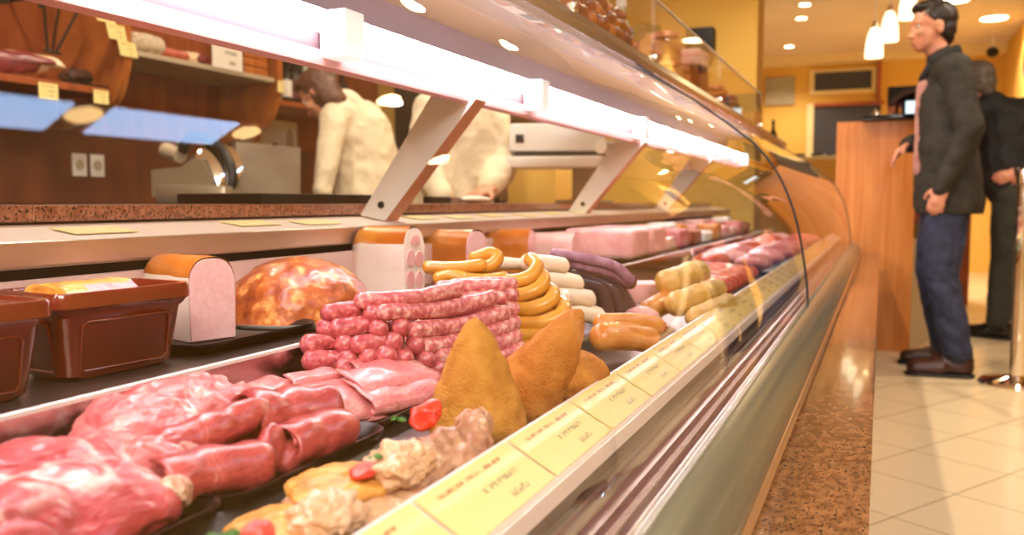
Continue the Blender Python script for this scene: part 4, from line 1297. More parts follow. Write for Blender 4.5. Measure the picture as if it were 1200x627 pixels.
for j in range(9):
    bm = blob((-0.575 - 0.01 * (j % 2), 0.62 + 0.055 * j, ZT + 0.022), (0.026, 0.032, 0.022), j, amp=0.3, freq=40, seed=j + 70, sub=3)
    food('brown_pastry', bm, 'snack_orange' if j % 2 else 'snack_brown', 'orange brown pastry behind the white packets on the top shelf', 'pastry', 'pastries behind the white packets')
for j in range(4):
    y = 1.00 + 0.115 * j
    t = thing('white_packet', 'small white packet with a coloured picture square, %s from the camera on the top shelf' % ORD[j], 'packet', (-0.518, y, ZT), 'white picture packets')
    obj('carton', box(B(), -0.530, -0.507, y - 0.052, y + 0.052, ZT, ZT + 0.045, 0.002), 'paper_white', t, smooth=False)
    obj('picture', box(B(), -0.5075, -0.5062, y - 0.028, y + 0.024, ZT + 0.008, ZT + 0.037), ('snack_brown', 'dark_metal', 'snack_orange', 'dark_metal')[j], t, smooth=False)
t = thing('green_glass_bottle', 'pale greenish glass bottle behind the brown pastries', 'bottle', (-0.60, 2.09, ZT))
obj('glass', lathe(B(), [(0, 0), (0.028, 0), (0.030, .006), (0.030, .085), (0.012, .12), (0.011, .150), (0, .150)], (-0.60, 2.09, ZT), 24), mat('pale_green', '#b8c4a4', rough=0.1) and 'pale_green', t)
obj('cap', lathe(B(), [(0.013, .146), (0.013, .165), (0, .166)], (-0.60, 2.09, ZT), 16), 'white_metal', t)

# ------------------------------------------------------------------ service side: back wall
bc = thing('back_counter', 'dark low back counter along the wood panelled wall', 'counter', (-2.75, 2.4, 0))
obj('cabinet', prism(B(), [(-3.29, 0.2), (-2.08, 0.2), (-2.08, 2.86), (-2.80, 2.86), (-2.80, 4.6), (-3.29, 4.6)], 'z', 0.02, 0.775), 'dark_panel', bc, smooth=False)
obj('top', prism(B(), [(-3.29, 0.2), (-2.04, 0.2), (-2.04, 2.90), (-2.76, 2.90), (-2.76, 4.6), (-3.29, 4.6)], 'z', 0.775, 0.812), 'black_matt', bc, smooth=False)
struct('trim_4', box(B(), -3.3, -3.28, 0.0, 5.3, 0.815, 1.13), 'dark_panel')
# lower shelf with the ham
def tag_card(x, y, z, w, h, label):
    card('shelf_tag', V((x, y, z)), (0, 1, 0), (0, 0, 1), w, h, 'card_yellow', None, label, 'price tag', 'yellow tags on the back wall')
sh = thing('wall_shelf', 'wooden wall shelf carrying the cut ham', 'shelf', (-3.12, 2.0, 1.262))
obj('board', box(B(), -3.29, -2.96, 0.9, 2.69, 1.262, 1.290, 0.002), 'panel_wood', sh, smooth=False)
tag_card(-2.955, 2.39, 1.245, 0.085, 0.062, 'left of two yellow tags hanging below the ham shelf')
tag_card(-2.955, 2.635, 1.250, 0.075, 0.055, 'right of two yellow tags hanging below the ham shelf')
hc_ = V((-3.10, 2.30, 1.290))
hm = thing('cut_ham', 'half dry cured ham showing its dark red cut face', 'ham', hc_)
nn = V((0.77, -0.64, 0)); az_ = math.atan2(0.77, 0.64)
def slab(c, r, rz, amp, seed, freq=14, sub=5):
    bm = B(); ell(bm, c, r, Quaternion((0, 0, 1), rz), sub)
    for v in bm.verts:
        d = v.co - V(c)
        k = 1.0 - 0.30 * max(0, (d.x * math.cos(rz) + d.y * math.sin(rz)) / r[0]) * (1 if d.z < 0 else 0.2)
        v.co = V(c) + d * k * (1 + amp * noise.noise(v.co * freq + V((seed, 0, 0))))
        if v.co.z < 1.291: v.co.z = 1.291
    return bm
RZ = math.atan2(0.77, 0.64)
obj('rind', slab(hc_ + V((0, 0, 0.055)), (0.235, 0.060, 0.056), RZ, 0.10, 1), 'ham_fat', hm, sharp=None)
obj('cut_face', slab(hc_ + V((0, 0, 0.058)) + nn * 0.036, (0.212, 0.036, 0.049), RZ, 0.14, 3), 'ham_dark', hm, sharp=None)
tray('black_tray', 'small black tray under the dark dried meat on the ham shelf', -3.12, -2.97, 2.50, 2.685, 1.290, 0.008)
food('dried_meat', blob((-3.04, 2.585, 1.328), (0.055, 0.075, 0.034), 0.2, (0, 0), 4, 0.5, 22, 8), 'cured_dark', 'dark dried piece of meat on a small black tray right of the ham', 'meat')
# iron hanging rack above the ham
bm = B()
T = V((-3.0, 2.50, 1.62))
rk = thing('hanging_rack', 'dark iron hanging rack on the panelled wall above the ham', 'rack', (-3.05, 2.5, 1.36))
tube(bm, [(-3.0, 2.36, 1.625), (-3.0, 2.62, 1.63)], 0.010, 8)
tube(bm, [(-3.0, 2.42, 1.62), (-3.05, 2.47, 1.42)], 0.006, 8)
tube(bm, [(-3.0, 2.60, 1.63), (-3.05, 2.51, 1.42)], 0.006, 8)
tube(bm, [(-3.0, 2.50, 1.63), (-3.05, 2.49, 1.42)], 0.005, 8)
tube(bm, [(-3.05, 2.455, 1.415), (-3.05, 2.53, 1.415)], 0.006, 8)
tube(bm, [(-3.0, 2.50, 1.63), (-3.29, 2.50, 1.64)], 0.008, 8)
obj('frame', bm, 'dark_metal', rk)
obj('hook', tube(B(), spline([(-3.0, 2.405, 1.66), (-3.0, 2.405, 1.60), (-2.99, 2.40, 1.57), (-2.97, 2.40, 1.575)], 5), 0.009, 8), 'dark_metal', rk)
rk2 = thing('wall_hook', 'black iron hook at the upper left corner of the wall', 'hook', (-3.05, 2.2, 1.57))
obj('bar', tube(B(), spline([(-3.29, 2.25, 1.64), (-3.0, 2.25, 1.62), (-2.98, 2.25, 1.56), (-3.0, 2.16, 1.555)], 5), 0.013, 8), 'dark_metal', rk2)
# curved wooden shelf sides and the upper shelf
def wood_side(y, y2, label, x0=-2.90):
    pts = [(-3.29, 1.98), (x0, 1.98), (x0, 1.42)]
    for k in range(11):
        a = k / 10
        pts.append((x0 - 0.02 * math.sin(a * PI) * 0 - 0.26 * a + 0.05 * math.sin(a * PI), 1.42 - 0.26 * a - 0.06 * math.sin(a * PI)))
    pts.append((-3.29, 1.13))
    o = obj('wooden_bracket', prism(B(), pts, 'y', y, y2), 'bracket_wood', None, (-3.1, y, 1.13), smooth=False)
    tag(o, label, 'shelf bracket')
wood_side(2.71, 2.75, 'curved orange wood side of the upper shelf behind the column of yellow tags')
wood_side(3.70, 3.74, 'curved orange wood side of the upper shelf near the dark bottles')
us = thing('upper_shelf', 'grey undersided upper shelf between the two curved wooden sides', 'shelf', (-3.1, 3.2, 1.44))
obj('board', box(B(), -3.29, -2.92, 2.752, 3.698, 1.440, 1.462, 0.002), 'grey_body', us, smooth=False)
for i in range(3):
    card('shelf_tag', V((-2.895, 2.614 + 0.055 * i, 1.573 - 0.060 * i)), (0, 1, 0), V((0, -0.25, 1)), 0.092, 0.062, 'card_yellow', None,
         '%s of three yellow tags in a slanting column on the wooden shelf side' % ('topmost', 'middle', 'lowest')[i], 'price tag', 'yellow tag column')
bm = B()
tube(bm, [V((-2.99, 2.78, 1.505)), V((-2.99, 2.80, 1.510)), V((-2.985, 2.90, 1.512)), V((-2.985, 2.97, 1.510)), V((-2.985, 2.985, 1.508))], [0.028, 0.040, 0.044, 0.043, 0.036], 20, jitter=0.08, jf=40)
food('salami', bm, 'salami_skin', 'thick pale mould skinned salami on the upper shelf', 'salami')
for i in range(3):
    food('red_salami', sausage([V((-2.98 - 0.03 * i, 2.98 + 0.03 * i, 1.490 + 0.014 * (i % 2))), V((-2.97 - 0.03 * i, 3.12 + 0.02 * i, 1.488))], 0.022, i, jit=0.2, jf=30), 'salami_red',
         'red sausage lying right of the pale salami, %s of three' % ORD[i], 'salami', 'red sausages on the upper shelf')
cs = thing('cut_salami', 'salami half with a dark red cut face on the upper shelf', 'salami', (-2.97, 3.20, 1.462))
obj('body', sausage([V((-3.04, 3.16, 1.495)), V((-2.985, 3.21, 1.492))], 0.030, 4, jit=0.05), 'ham_fat', cs, sharp=None)
obj('cut_face', blob((-2.955, 3.225, 1.490), (0.012, 0.036, 0.022), -0.3, sub=3, amp=0.05), 'ham_dark', cs, sharp=None)
card('paper_sign', V((-2.915, 3.345, 1.535)), (0, 1, 0), (0, 0, 1), 0.21, 0.155, 'card_white', None, 'white printed paper sign on the front of the upper shelf', 'sign')
for i in range(3):
    o = obj('wooden_tray', box(B(), -3.1, -2.93, 3.48, 3.66, 1.4625 + 0.042 * i, 1.500 + 0.042 * i, 0.003), 'bracket_wood', None, (-3.0, 3.57, 1.4625 + 0.042 * i))
    tag(o, '%s of the stacked wooden trays right of the white sign' % ('lowest', 'middle', 'topmost')[i], 'tray', 'wooden trays stacked on the shelf')
tag_card(-2.893, 3.715, 1.42, 0.05, 0.06, 'small yellow tag on the end of the second curved wooden side')
# bottle rack right of the shelf
br = thing('bottle_shelf', 'dark bottle shelf beside the second wooden shelf side', 'shelf', (-3.1, 4.15, 1.30))
obj('board', box(B(), -3.29, -2.93, 3.745, 4.60, 1.335, 1.360), 'panel_wood', br, smooth=False)
obj('back', box(B(), -3.295, -3.28, 3.745, 4.60, 1.36, 1.85), 'dark_metal', br, smooth=False)
for i in range(8):
    y = 3.80 + 0.09 * i
    t = thing('bottle', 'dark bottle on the bottle shelf, %s from the left' % ORD[i], 'bottle', (-3.0, y, 1.36), 'bottles on the back shelf')
    h = 0.24 + 0.02 * (i % 3)
    obj('glass', lathe(B(), [(0, 0), (0.034, 0), (0.036, .01), (0.036, h * .58), (0.014, h * .78), (0.013, h), (0, h)], (-3.0, y, 1.36), 16), 'black_gloss' if i % 3 else 'pale_green', t)
    obj('bottle_label', lathe(B(), [(0.0365, .03), (0.0368, .032), (0.0368, h * .45), (0.0365, h * .46)], (-3.0, y, 1.36), 16), 'paper_white' if i % 2 else 'dark_red_box', t)
# posters below the bottle shelf
ps_ = thing('food_poster', 'pale poster with dark food pictures below the bottle shelf', 'poster', (-3.27, 4.1, 1.0))
obj('sheet', box(B(), -3.281, -3.275, 3.78, 4.35, 0.94, 1.30), 'paper_white', ps_, smooth=False)
for (y0, y1, z0, z1, mm) in ((3.82, 3.86, .96, 1.25, 'snack_brown'), (3.93, 4.02, 1.16, 1.24, 'snack_orange'), (4.08, 4.20, 0.99, 1.17, 'ham_dark'), (4.24, 4.32, 1.04, 1.26, 'grey_body')):
    bm = B(); ell(bm, (-3.274, (y0 + y1) / 2, (z0 + z1) / 2), (0.002, (y1 - y0) / 2, (z1 - z0) / 2), sub=3)
    obj('picture', bm, mm, ps_)
# sockets
for i in range(2):
    y = 2.79 + 0.095 * i
    t = thing('power_socket', ('left white wall socket', 'right white wall socket')[i], 'socket', (-3.278, y, 0.98))
    obj('plate', box(B(), -3.280, -3.272, y - 0.037, y + 0.037, 0.935, 1.035, 0.003), 'paper_white', t)
    obj('insert', lathe(B(), [(0, 0.0005), (0.020, 0.0005), (0.022, 0.002), (0.024, 0.0)], (-3.272, y, 0.985), 18, axis=(1, 0, 0)), 'grey_body', t)
    t['label'] = ('left of the two white sockets low on the panelled wall', 'right of the two white sockets low on the panelled wall')[i]
# stainless splash board on the back counter
sb = thing('steel_board', 'slanting stainless steel board standing on the back counter behind the slicer', 'board', (-2.28, 2.95, 0.812))
Pq = [at(276, 166, 3.42), at(352, 173, 3.52), at(352, 240, 3.52), at(276, 240, 3.42)]
bm = B()
F_ = [bm.verts.new(p) for p in Pq]; K_ = [bm.verts.new(p + V((-0.02, 0.01, 0))) for p in Pq]
bm.faces.new(F_); bm.faces.new(K_[::-1])
for i in range(4): bm.faces.new((F_[i], K_[i], K_[(i + 1) % 4], F_[(i + 1) % 4]))
obj('panel', bm, 'board_steel', sb, smooth=False)
for i in range(4):
    c = at(322 + 9 * i, 226, 3.40)
    o = obj('metal_tin', lathe(B(), [(0, 0), (0.012, 0), (0.013, .028), (0.010, .03), (0, .03)], (c.x, c.y, 0.8125), 14), 'steel', None, (c.x, c.y, 0.8125))
    tag(o, 'tiny steel tin at the foot of the slanting steel board, %s from the left' % ORD[i], 'tin', 'tins by the steel board')
# meat slicer
sc_ = at(235, 238, 3.25)
sl = thing('meat_slicer', 'grey and black meat slicer with round blade guard on the back counter', 'slicer', (sc_.x, sc_.y, 0.8125))
def rel(px, py, t=3.25): return at(px, py, t)
obj('base', box(B(), -0.13, 0.13, -0.10, 0.10, 0, 0.07, 0.02, mtx=Matrix.Translation(V((sc_.x, sc_.y, 0.8125))) @ Matrix.Rotation(TH, 4, 'Z')), 'slicer_metal', sl)
bm = B()
fw = -FWD
c0 = rel(240, 192)
bmat = Matrix.Rotation(TH, 4, 'Z')
pts = [(-0.17, 0.0), (0.02, 0.0), (0.06, 0.05), (0.02, 0.14), (-0.02, 0.14), (-0.06, 0.11), (-0.17, 0.10)]
prism(bm, pts, 'y', -0.03, 0.08)
bm.transform(Matrix.Translation(V((sc_.x, sc_.y, 0.84))) @ bmat)
obj('motor_housing', bm, 'slicer_metal', sl, sharp=40)
bm = B(); tube(bm, spline([rel(212, 178), rel(226, 160), rel(250, 166), rel(268, 190), rel(272, 215), rel(258, 226), rel(240, 210), rel(222, 188)], 6), 0.020, 10)
obj('blade_guard', bm, 'black_plastic', sl)
bm = B(); ax = (RGT * 0.35 - FWD * 0.9 + V((0, 0, .15))).normalized()
lathe(bm, [(0, 0.004), (0.075, 0.003), (0.088, 0.0), (0.075, -0.003), (0, -0.004)], rel(256, 194, 3.28), 32, axis=ax)
obj('blade', bm, 'chrome', sl)
obj('arm', tube(B(), spline([rel(205, 170), rel(218, 162), rel(248, 160)], 5), 0.008, 8), 'chrome', sl)
obj('handle', tube(B(), [rel(194, 176, 3.3), rel(212, 182, 3.25)], 0.030, 12), 'grey_body', sl)
obj('foot', tube(B(), [rel(203, 230), rel(203, 240)], 0.018, 10), 'black_plastic', sl)
# label scale on a stand, worktop side
scl = thing('weighing_scale', 'pale box shaped weighing scale on a stand behind the counter', 'scale', (-1.10, 3.05, 0.8165))
M = Matrix.Translation((-1.10, 3.05, 0)) @ Matrix.Rotation(math.radians(18), 4, 'Z')
obj('body', box(B(), -0.19, 0.16, -0.09, 0.10, 1.005, 1.105, 0.012, mtx=M), 'bracket_grey', scl)
obj('button', box(B(), -0.165, -0.135, -0.096, -0.088, 1.035, 1.065, 0.002, mtx=M), 'black_plastic', scl)
obj('gap', box(B(), -0.17, 0.19, -0.08, 0.10, 0.985, 1.006, mtx=M), 'black_matt', scl, smooth=False)
obj('platform', box(B(), -0.20, 0.20, -0.12, 0.10, 0.945, 0.985, 0.006, mtx=M), 'bracket_grey', scl)
obj('column', box(B(), 0.04, 0.13, -0.04, 0.06, 0.8165, 0.946, 0.005, mtx=M), 'slicer_metal', scl)
obj('foot_plate', box(B(), -0.02, 0.19, -0.08, 0.10, 0.8165, 0.828, 0.003, mtx=M), 'slicer_metal', scl)
o = obj('paper_roll', tube(B(), [at(704, 172, 3.05), at(722, 174, 3.15)], 0.024, 16), 'paper_white', scl)
tag(obj('folded_cloth', blob((-1.02, 2.13, 0.8265), (0.035, 0.10, 0.011), 0.1, amp=0.25, freq=30, seed=3), 'paper_white', None, (-1.02, 2.13, 0.8165), sharp=None), 'folded white cloth lying on the pink granite worktop', 'cloth')
kn = thing('knife', 'dark handled knife on the worktop left of the white cloth', 'knife', (-1.0, 1.92, 0.8165))
obj('handle', box(B(), -1.02, -0.998, 1.84, 1.95, 0.8166, 0.834, 0.004), 'black_plastic', kn)
obj('blade', box(B(), -1.012, -1.008, 1.95, 2.04, 0.8168, 0.832), 'steel', kn, smooth=False)
yb = thing('yellow_crate', 'yellow crate standing behind the weighing scale', 'crate', (-1.35, 3.45, 0))
obj('box', box(B(), -1.85, -1.23, 3.34, 3.74, 0.5, 0.99, 0.01), 'yellow_wall', yb)
obj('stand', box(B(), -1.82, -1.26, 3.37, 3.70, 0.0, 0.5), 'dark_panel', yb, smooth=False)
# on the yellow end wall of the service side
pp = thing('landscape_poster', 'dark framed picture with green and white patches on the yellow end wall', 'picture', (-2.95, 5.31, 1.2))
obj('frame', box(B(), -3.15, -2.62, 5.290, 5.318, 1.02, 1.74), 'black_matt', pp, smooth=False)
for (x, z, rx, rz_, mm) in ((-2.95, 1.22, .13, .06, 'herb'), (-2.90, 1.14, .15, .05, 'pale_green'), (-2.85, 1.50, .12, .05, 'grey_body'), (-2.80, 1.33, .10, .03, 'herb')):
    bm = B(); ell(bm, (x, 5.288, z), (rx, 0.003, rz_), sub=3)
    obj('picture', bm, mm, pp)
hood = thing('extractor_hood', 'dark brown extractor hood on the yellow end wall above the scale', 'hood', (-2.1, 5.1, 1.4))
bm = prism(B(), [(4.85, 1.37), (5.315, 1.37), (5.315, 1.85), (5.10, 1.85), (4.85, 1.55)], 'x', -2.55, -1.65)
obj('canopy', bm, 'dark_metal', hood, smooth=False)
obj('rim', box(B(), -2.56, -1.64, 4.84, 5.315, 1.345, 1.372), 'slicer_metal', hood, smooth=False)
sp = thing('wall_speaker', 'black box speaker on the yellow pillar above the counter', 'speaker', (-1.01, 5.30, 1.74))
obj('cabinet', box(B(), -1.10, -0.94, 5.21, 5.318, 1.72, 1.85, 0.004), 'black_matt', sp)
obj('bracket', box(B(), -1.03, -1.01, 5.28, 5.319, 1.71, 1.722), 'dark_metal', sp, smooth=False)

# ------------------------------------------------------------------ far room
bar = thing('bar_counter', 'orange wood bar counter with a plain end panel and black top', 'counter', (0.0, 5.6, 0))
obj('end_panel', box(B(), -0.24, 0.165, 5.16, 5.20, 0.0, 1.262, 0.002), 'desk_wood', bar, smooth=False)
obj('body', prism(B(), [(0.15, 5.205), (0.30, 5.72), (0.30, 7.0), (-0.22, 7.0), (-0.22, 5.205)], 'z', 0.0, 0.62), 'grey_body', bar, smooth=False)
obj('shelf', prism(B(), [(0.155, 5.205), (0.31, 5.72), (0.31, 7.0), (-0.22, 7.0), (-0.22, 5.205)], 'z', 0.62, 0.70), 'black_gloss', bar, smooth=False)
obj('back_wall', box(B(), -0.22, 0.10, 5.205, 7.0, 0.70, 1.20), 'desk_wood', bar, smooth=False)
bm = box(B(), -0.11, 0.19, 5.10, 7.05, 1.2635, 1.292, 0.004)
obj('top', bm, 'black_gloss', bar)
for i in range(3):
    bm = lathe(B(), [(0, 0), (0.02, 0), (0.022, .01), (0.018, .03), (0, .034)], (-0.04 + 0.07 * i, 5.22 + 0.2 * i, 1.292), 14)
    tag(obj('saucer_stack', bm, 'chrome', None, (-0.04 + 0.07 * i, 5.22 + 0.2 * i, 1.292)), 'small shiny pot on the black bar top, %s from the left' % ORD[i], 'pot', 'pots on the bar')
bb = thing('back_bar', 'arched wooden back bar cabinet behind the bar counter', 'cabinet', (0.30, 8.0, 0))
obj('base', box(B(), 0.02, 0.66, 7.75, 8.15, 0, 1.25), 'panel_wood', bb, smooth=False)
obj('back', box(B(), 0.02, 0.66, 8.10, 8.15, 1.25, 1.80), 'black_matt', bb, smooth=False)
obj('side', box(B(), 0.02, 0.08, 7.80, 8.12, 1.25, 1.62), 'bracket_wood', bb, smooth=False)
obj('side', box(B(), 0.60, 0.66, 7.80, 8.12, 1.25, 1.62), 'bracket_wood', bb, smooth=False)
pts = [(0.34 - 0.32 * math.cos(PI * k / 12), 1.60 + 0.16 * math.sin(PI * k / 12)) for k in range(13)]
pin = [(0.34 + 0.27 * math.cos(PI * k / 12), 1.60 + 0.125 * math.sin(PI * k / 12)) for k in range(13)]
obj('arch', prism(B(), pts + pin, 'y', 7.80, 8.12), 'cured_dark', bb, smooth=False)
mn = thing('till_monitor', 'bright till screen standing on the back bar', 'monitor', (0.23, 7.9, 1.25))
obj('casing', box(B(), 0.15, 0.35, 7.86, 7.90, 1.43, 1.66, 0.004), 'black_plastic', mn)
obj('screen', box(B(), 0.16, 0.34, 7.853, 7.861, 1.445, 1.645), 'screen_glow', mn, smooth=False)
obj('stand', box(B(), 0.22, 0.28, 7.86, 7.94, 1.25, 1.44, 0.004), 'black_plastic', mn)
tl = thing('gold_bottle', 'golden bottle beside the till screen', 'bottle', (0.115, 7.85, 1.25))
obj('glass', lathe(B(), [(0, 0), (0.04, 0), (0.042, .2), (0.016, .28), (0.015, .36), (0, .36)], (0.115, 7.85, 1.25), 16), 'sausage_yellow', tl)
obj('cap', lathe(B(), [(0.017, .345), (0.017, .38), (0, .381)], (0.115, 7.85, 1.25), 12), 'dark_red_box', tl)
# sideboard and bottle at the far left
sd = thing('sideboard', 'low cream sideboard in front of the far yellow wall', 'sideboard', (-0.8, 8.55, 0))
obj('body', box(B(), -1.30, -0.25, 8.35, 8.75, 0.0, 1.20), 'yellow_wall', sd, smooth=False)
obj('top', box(B(), -1.32, -0.23, 8.33, 8.77, 1.20, 1.235, 0.003), 'cream_paint', sd, smooth=False)
t = thing('wine_bottle', 'dark wine bottle standing on the cream sideboard', 'bottle', (-0.95, 8.45, 1.235))
obj('glass', lathe(B(), [(0, 0), (0.038, 0), (0.040, .01), (0.040, .20), (0.015, .27), (0.014, .345), (0, .345)], (-0.95, 8.45, 1.235), 18), 'black_gloss', t)
obj('cap', lathe(B(), [(0.0155, .29), (0.0160, .352), (0, .353)], (-0.95, 8.45, 1.235), 14), 'black_matt', t)
for i in range(2):
    o = obj('small_dish', lathe(B(), [(0, 0), (0.05, 0), (0.07, .03), (0.066, .03), (0, .01)], (-0.72 + 0.17 * i, 8.45, 1.235), 18), 'dark_metal', None, (-0.72 + 0.17 * i, 8.45, 1.235))
    tag(o, ('left dark dish on the cream sideboard', 'right dark dish on the cream sideboard')[i], 'dish')
pc = thing('framed_picture', 'pale grey square picture on the far yellow wall', 'picture', (-1.21, 11.39, 2.2))
obj('frame', box(B(), -1.39, -1.03, 11.37, 11.40, 2.03, 2.38, 0.004), 'grey_body', pc)
mat('picture_print', '#9a9a84', '#b8b49a', 3, rough=0.25)
obj('print', box(B(), -1.375, -1.045, 11.362, 11.372, 2.045, 2.365), 'picture_print', pc, smooth=False)
ck = thing('wall_clock', 'round dark brown wall clock on the right wall', 'clock', (1.235, 9.8, 2.15))
c = V((1.235, 9.45, 2.13))
obj('rim', lathe(B(), [(0.16, 0.0), (0.165, 0.02), (0.15, 0.035), (0.135, 0.02), (0.135, 0.0)], c, 32, axis=(-1, 0, 0)), 'cured_dark', ck)
obj('dial', lathe(B(), [(0, 0.012), (0.136, 0.012), (0.136, 0.0)], c, 32, axis=(-1, 0, 0)), 'brown_crock', ck)
obj('hand', box(B(), 1.216, 1.220, 9.445, 9.455, 2.13, 2.23), 'ham_fat', ck, smooth=False)
obj('hand', box(B(), 1.216, 1.220, 9.45, 9.52, 2.125, 2.135), 'ham_fat', ck, smooth=False)
cv = thing('security_camera', 'small dark security camera high in the corner', 'camera', (1.02, 10.7, 2.44))
obj('dome', blob((1.05, 10.7, 2.43), (0.06, 0.08, 0.055), 0, amp=0.02, sub=3), 'black_matt', cv)
obj('arm', tube(B(), [(1.05, 10.7, 2.46), (1.05, 10.7, 2.60)], 0.02, 8), 'bracket_grey', cv)
# pendants
for i, (px, py, tt) in enumerate(((1024, 67, 6.5), (1042, 48, 6.5), (1064, 22, 6.3))):
    p = at(px, py, tt)
    t = thing('pendant_lamp', ('lowest pendant lamp with a white glass shade, leftmost of three', 'middle one of three white glass pendant lamps', 'highest white glass pendant lamp, beside the man\'s head')[i], 'pendant lamp', (p.x, p.y, p.z), 'white glass pendants over the bar')
    obj('shade', lathe(B(), [(0.062, 0), (0.064, 0.01), (0.060, 0.09), (0.045, 0.17), (0.026, 0.215), (0.012, 0.225), (0.010, 0.22), (0.04, 0.165), (0.055, 0.09), (0.058, 0.0)], (p.x, p.y, p.z), 24), 'pendant_glass', t)
    obj('cap', lathe(B(), [(0.024, 0.213), (0.018, 0.255), (0.008, 0.27), (0, 0.27)], (p.x, p.y, p.z), 16), 'chrome', t)
    obj('cord', tube(B(), [(p.x, p.y, p.z + 0.26), (p.x, p.y, 2.599)], 0.004, 6), 'bracket_grey', t)
# recessed downlights
DL = [(943, 6, .045), (939, 22, .045), (925, 55, .045), (1165, 22, .115), (1116, 1, .13), (1078, 17, .05)]
spots = []
for px, py, r in DL:
    d = at(px, py, 1.0) - V((0, 0, CAM_H)); tt = (2.595 - CAM_H) / d.z
    q = V((0, 0, CAM_H)) + d * tt
    spots.append((q.x, q.y, r))
n0 = len(spots)
spots += [(-0.72, 3.2, .07), (-0.72, 4.2, .07), (-1.3, 2.4, .07), (2.2, 1.4, .08), (0.6, 3.4, .08), (1.25, 4.6, .08), (-2.2, 2.0, .08), (-2.2, 3.8, .08), (-1.7, 1.0, .08)]  # first two mirrored in the glass; the others unseen, added to light the shop
DN = ['small ceiling downlight nearest above the far left', 'small ceiling downlight, second of three at the far left', 'small ceiling downlight, farthest of three at the left', 'large oval ceiling downlight at the upper right', 'large ceiling downlight behind the man\'s head', 'ceiling downlight beside the pendant lamps']
for i, (x, y, r) in enumerate(spots):
    t = thing('ceiling_downlight', DN[i] if i < n0 else 'recessed ceiling downlight out of view, mirrored in the curved glass or added for light', 'downlight', (x, y, 2.6), 'recessed downlights' if i >= n0 else None)
    obj('ring', lathe(B(), [(r, -0.001), (r * 1.18, -0.004), (r * 1.2, 0.0)], (x, y, 2.6), 24), 'white_metal', t)
    obj('lens', lathe(B(), [(0, -0.003), (r * 1.02, -0.0035), (r * 1.02, 0.0)], (x, y, 2.6), 24), 'warm_glow', t)
# cool strip light over the customer side
st = thing('strip_light', 'cool white strip light hanging over the customer side', 'strip light', (1.15, 1.6, 2.5))
obj('casing', box(B(), 1.03, 1.27, -0.4, 2.84, 2.54, 2.598), 'white_metal', st, smooth=False)
for a, b2 in ((-0.38, 1.91), (2.06, 2.64)):
    obj('diffuser', box(B(), 1.04, 1.26, a, b2, 2.532, 2.541), 'cool_glow', st, smooth=False)
for y in (1.985, 2.74):
    obj('warm_spot', lathe(B(), [(0, -0.012), (0.060, -0.012), (0.064, 0.0)], (1.12, y, 2.539), 20), 'amber_glow', st)
# queue stanchion
p = at(1191, 452, 3.87)
px_, py_ = p.x, p.y
stn = thing('stanchion', 'chrome queue barrier post with a round base at the right edge', 'post', (px_, py_, 0))
obj('base', lathe(B(), [(0, 0), (0.155, 0), (0.157, .012), (0.145, .026), (0.06, .042), (0.034, .05), (0, .05)], (px_, py_, 0), 48), 'chrome', stn)
obj('pole', lathe(B(), [(0.031, .045), (0.031, .90), (0, .90)], (px_, py_, 0), 28), 'chrome', stn)
obj('head', lathe(B(), [(0.031, .895), (0.036, .90), (0.036, .96), (0.030, .968), (0, .968)], (px_, py_, 0), 28), 'chrome', stn)

def post(px_, py_, label):
    s_ = thing('stanchion', label, 'post', (px_, py_, 0))
    obj('base', lathe(B(), [(0, 0), (0.155, 0), (0.157, .012), (0.145, .026), (0.06, .042), (0.034, .05), (0, .05)], (px_, py_, 0), 48), 'chrome', s_)
    obj('pole', lathe(B(), [(0.031, .045), (0.031, .90), (0, .90)], (px_, py_, 0), 28), 'chrome', s_)
    obj('head', lathe(B(), [(0.031, .895), (0.036, .90), (0.036, .96), (0.030, .968), (0, .968)], (px_, py_, 0), 28), 'chrome', s_)
post(0.76, 2.9, 'second chrome queue barrier post, mirrored in the curved glass')
a_, b_ = V((px_ + 0.03, py_ - 0.03, 0.92)), V((0.75, 2.94, 0.92))
pts = [a_.lerp(b_, k / 16) - V((0, 0, 0.42 * (1 - (k / 8 - 1) ** 2))) for k in range(17)]
mat('rope_beige', '#d9b98a', rough=0.8)
tag(obj('barrier_rope', tube(B(), pts, 0.018, 10), 'rope_beige', None, (0.64, 3.6, 0.5)), 'beige barrier rope sagging between the two chrome posts', 'rope')

bt = obj('oven_tray', box(B(), -1.19, -1.00, 1.22, 1.70, 0.8168, 0.836, 0.004), 'black_plastic', None, (-1.09, 1.46, 0.8168))
tag(bt, 'long black tray lying on the pink granite worktop in front of the steel board', 'tray')
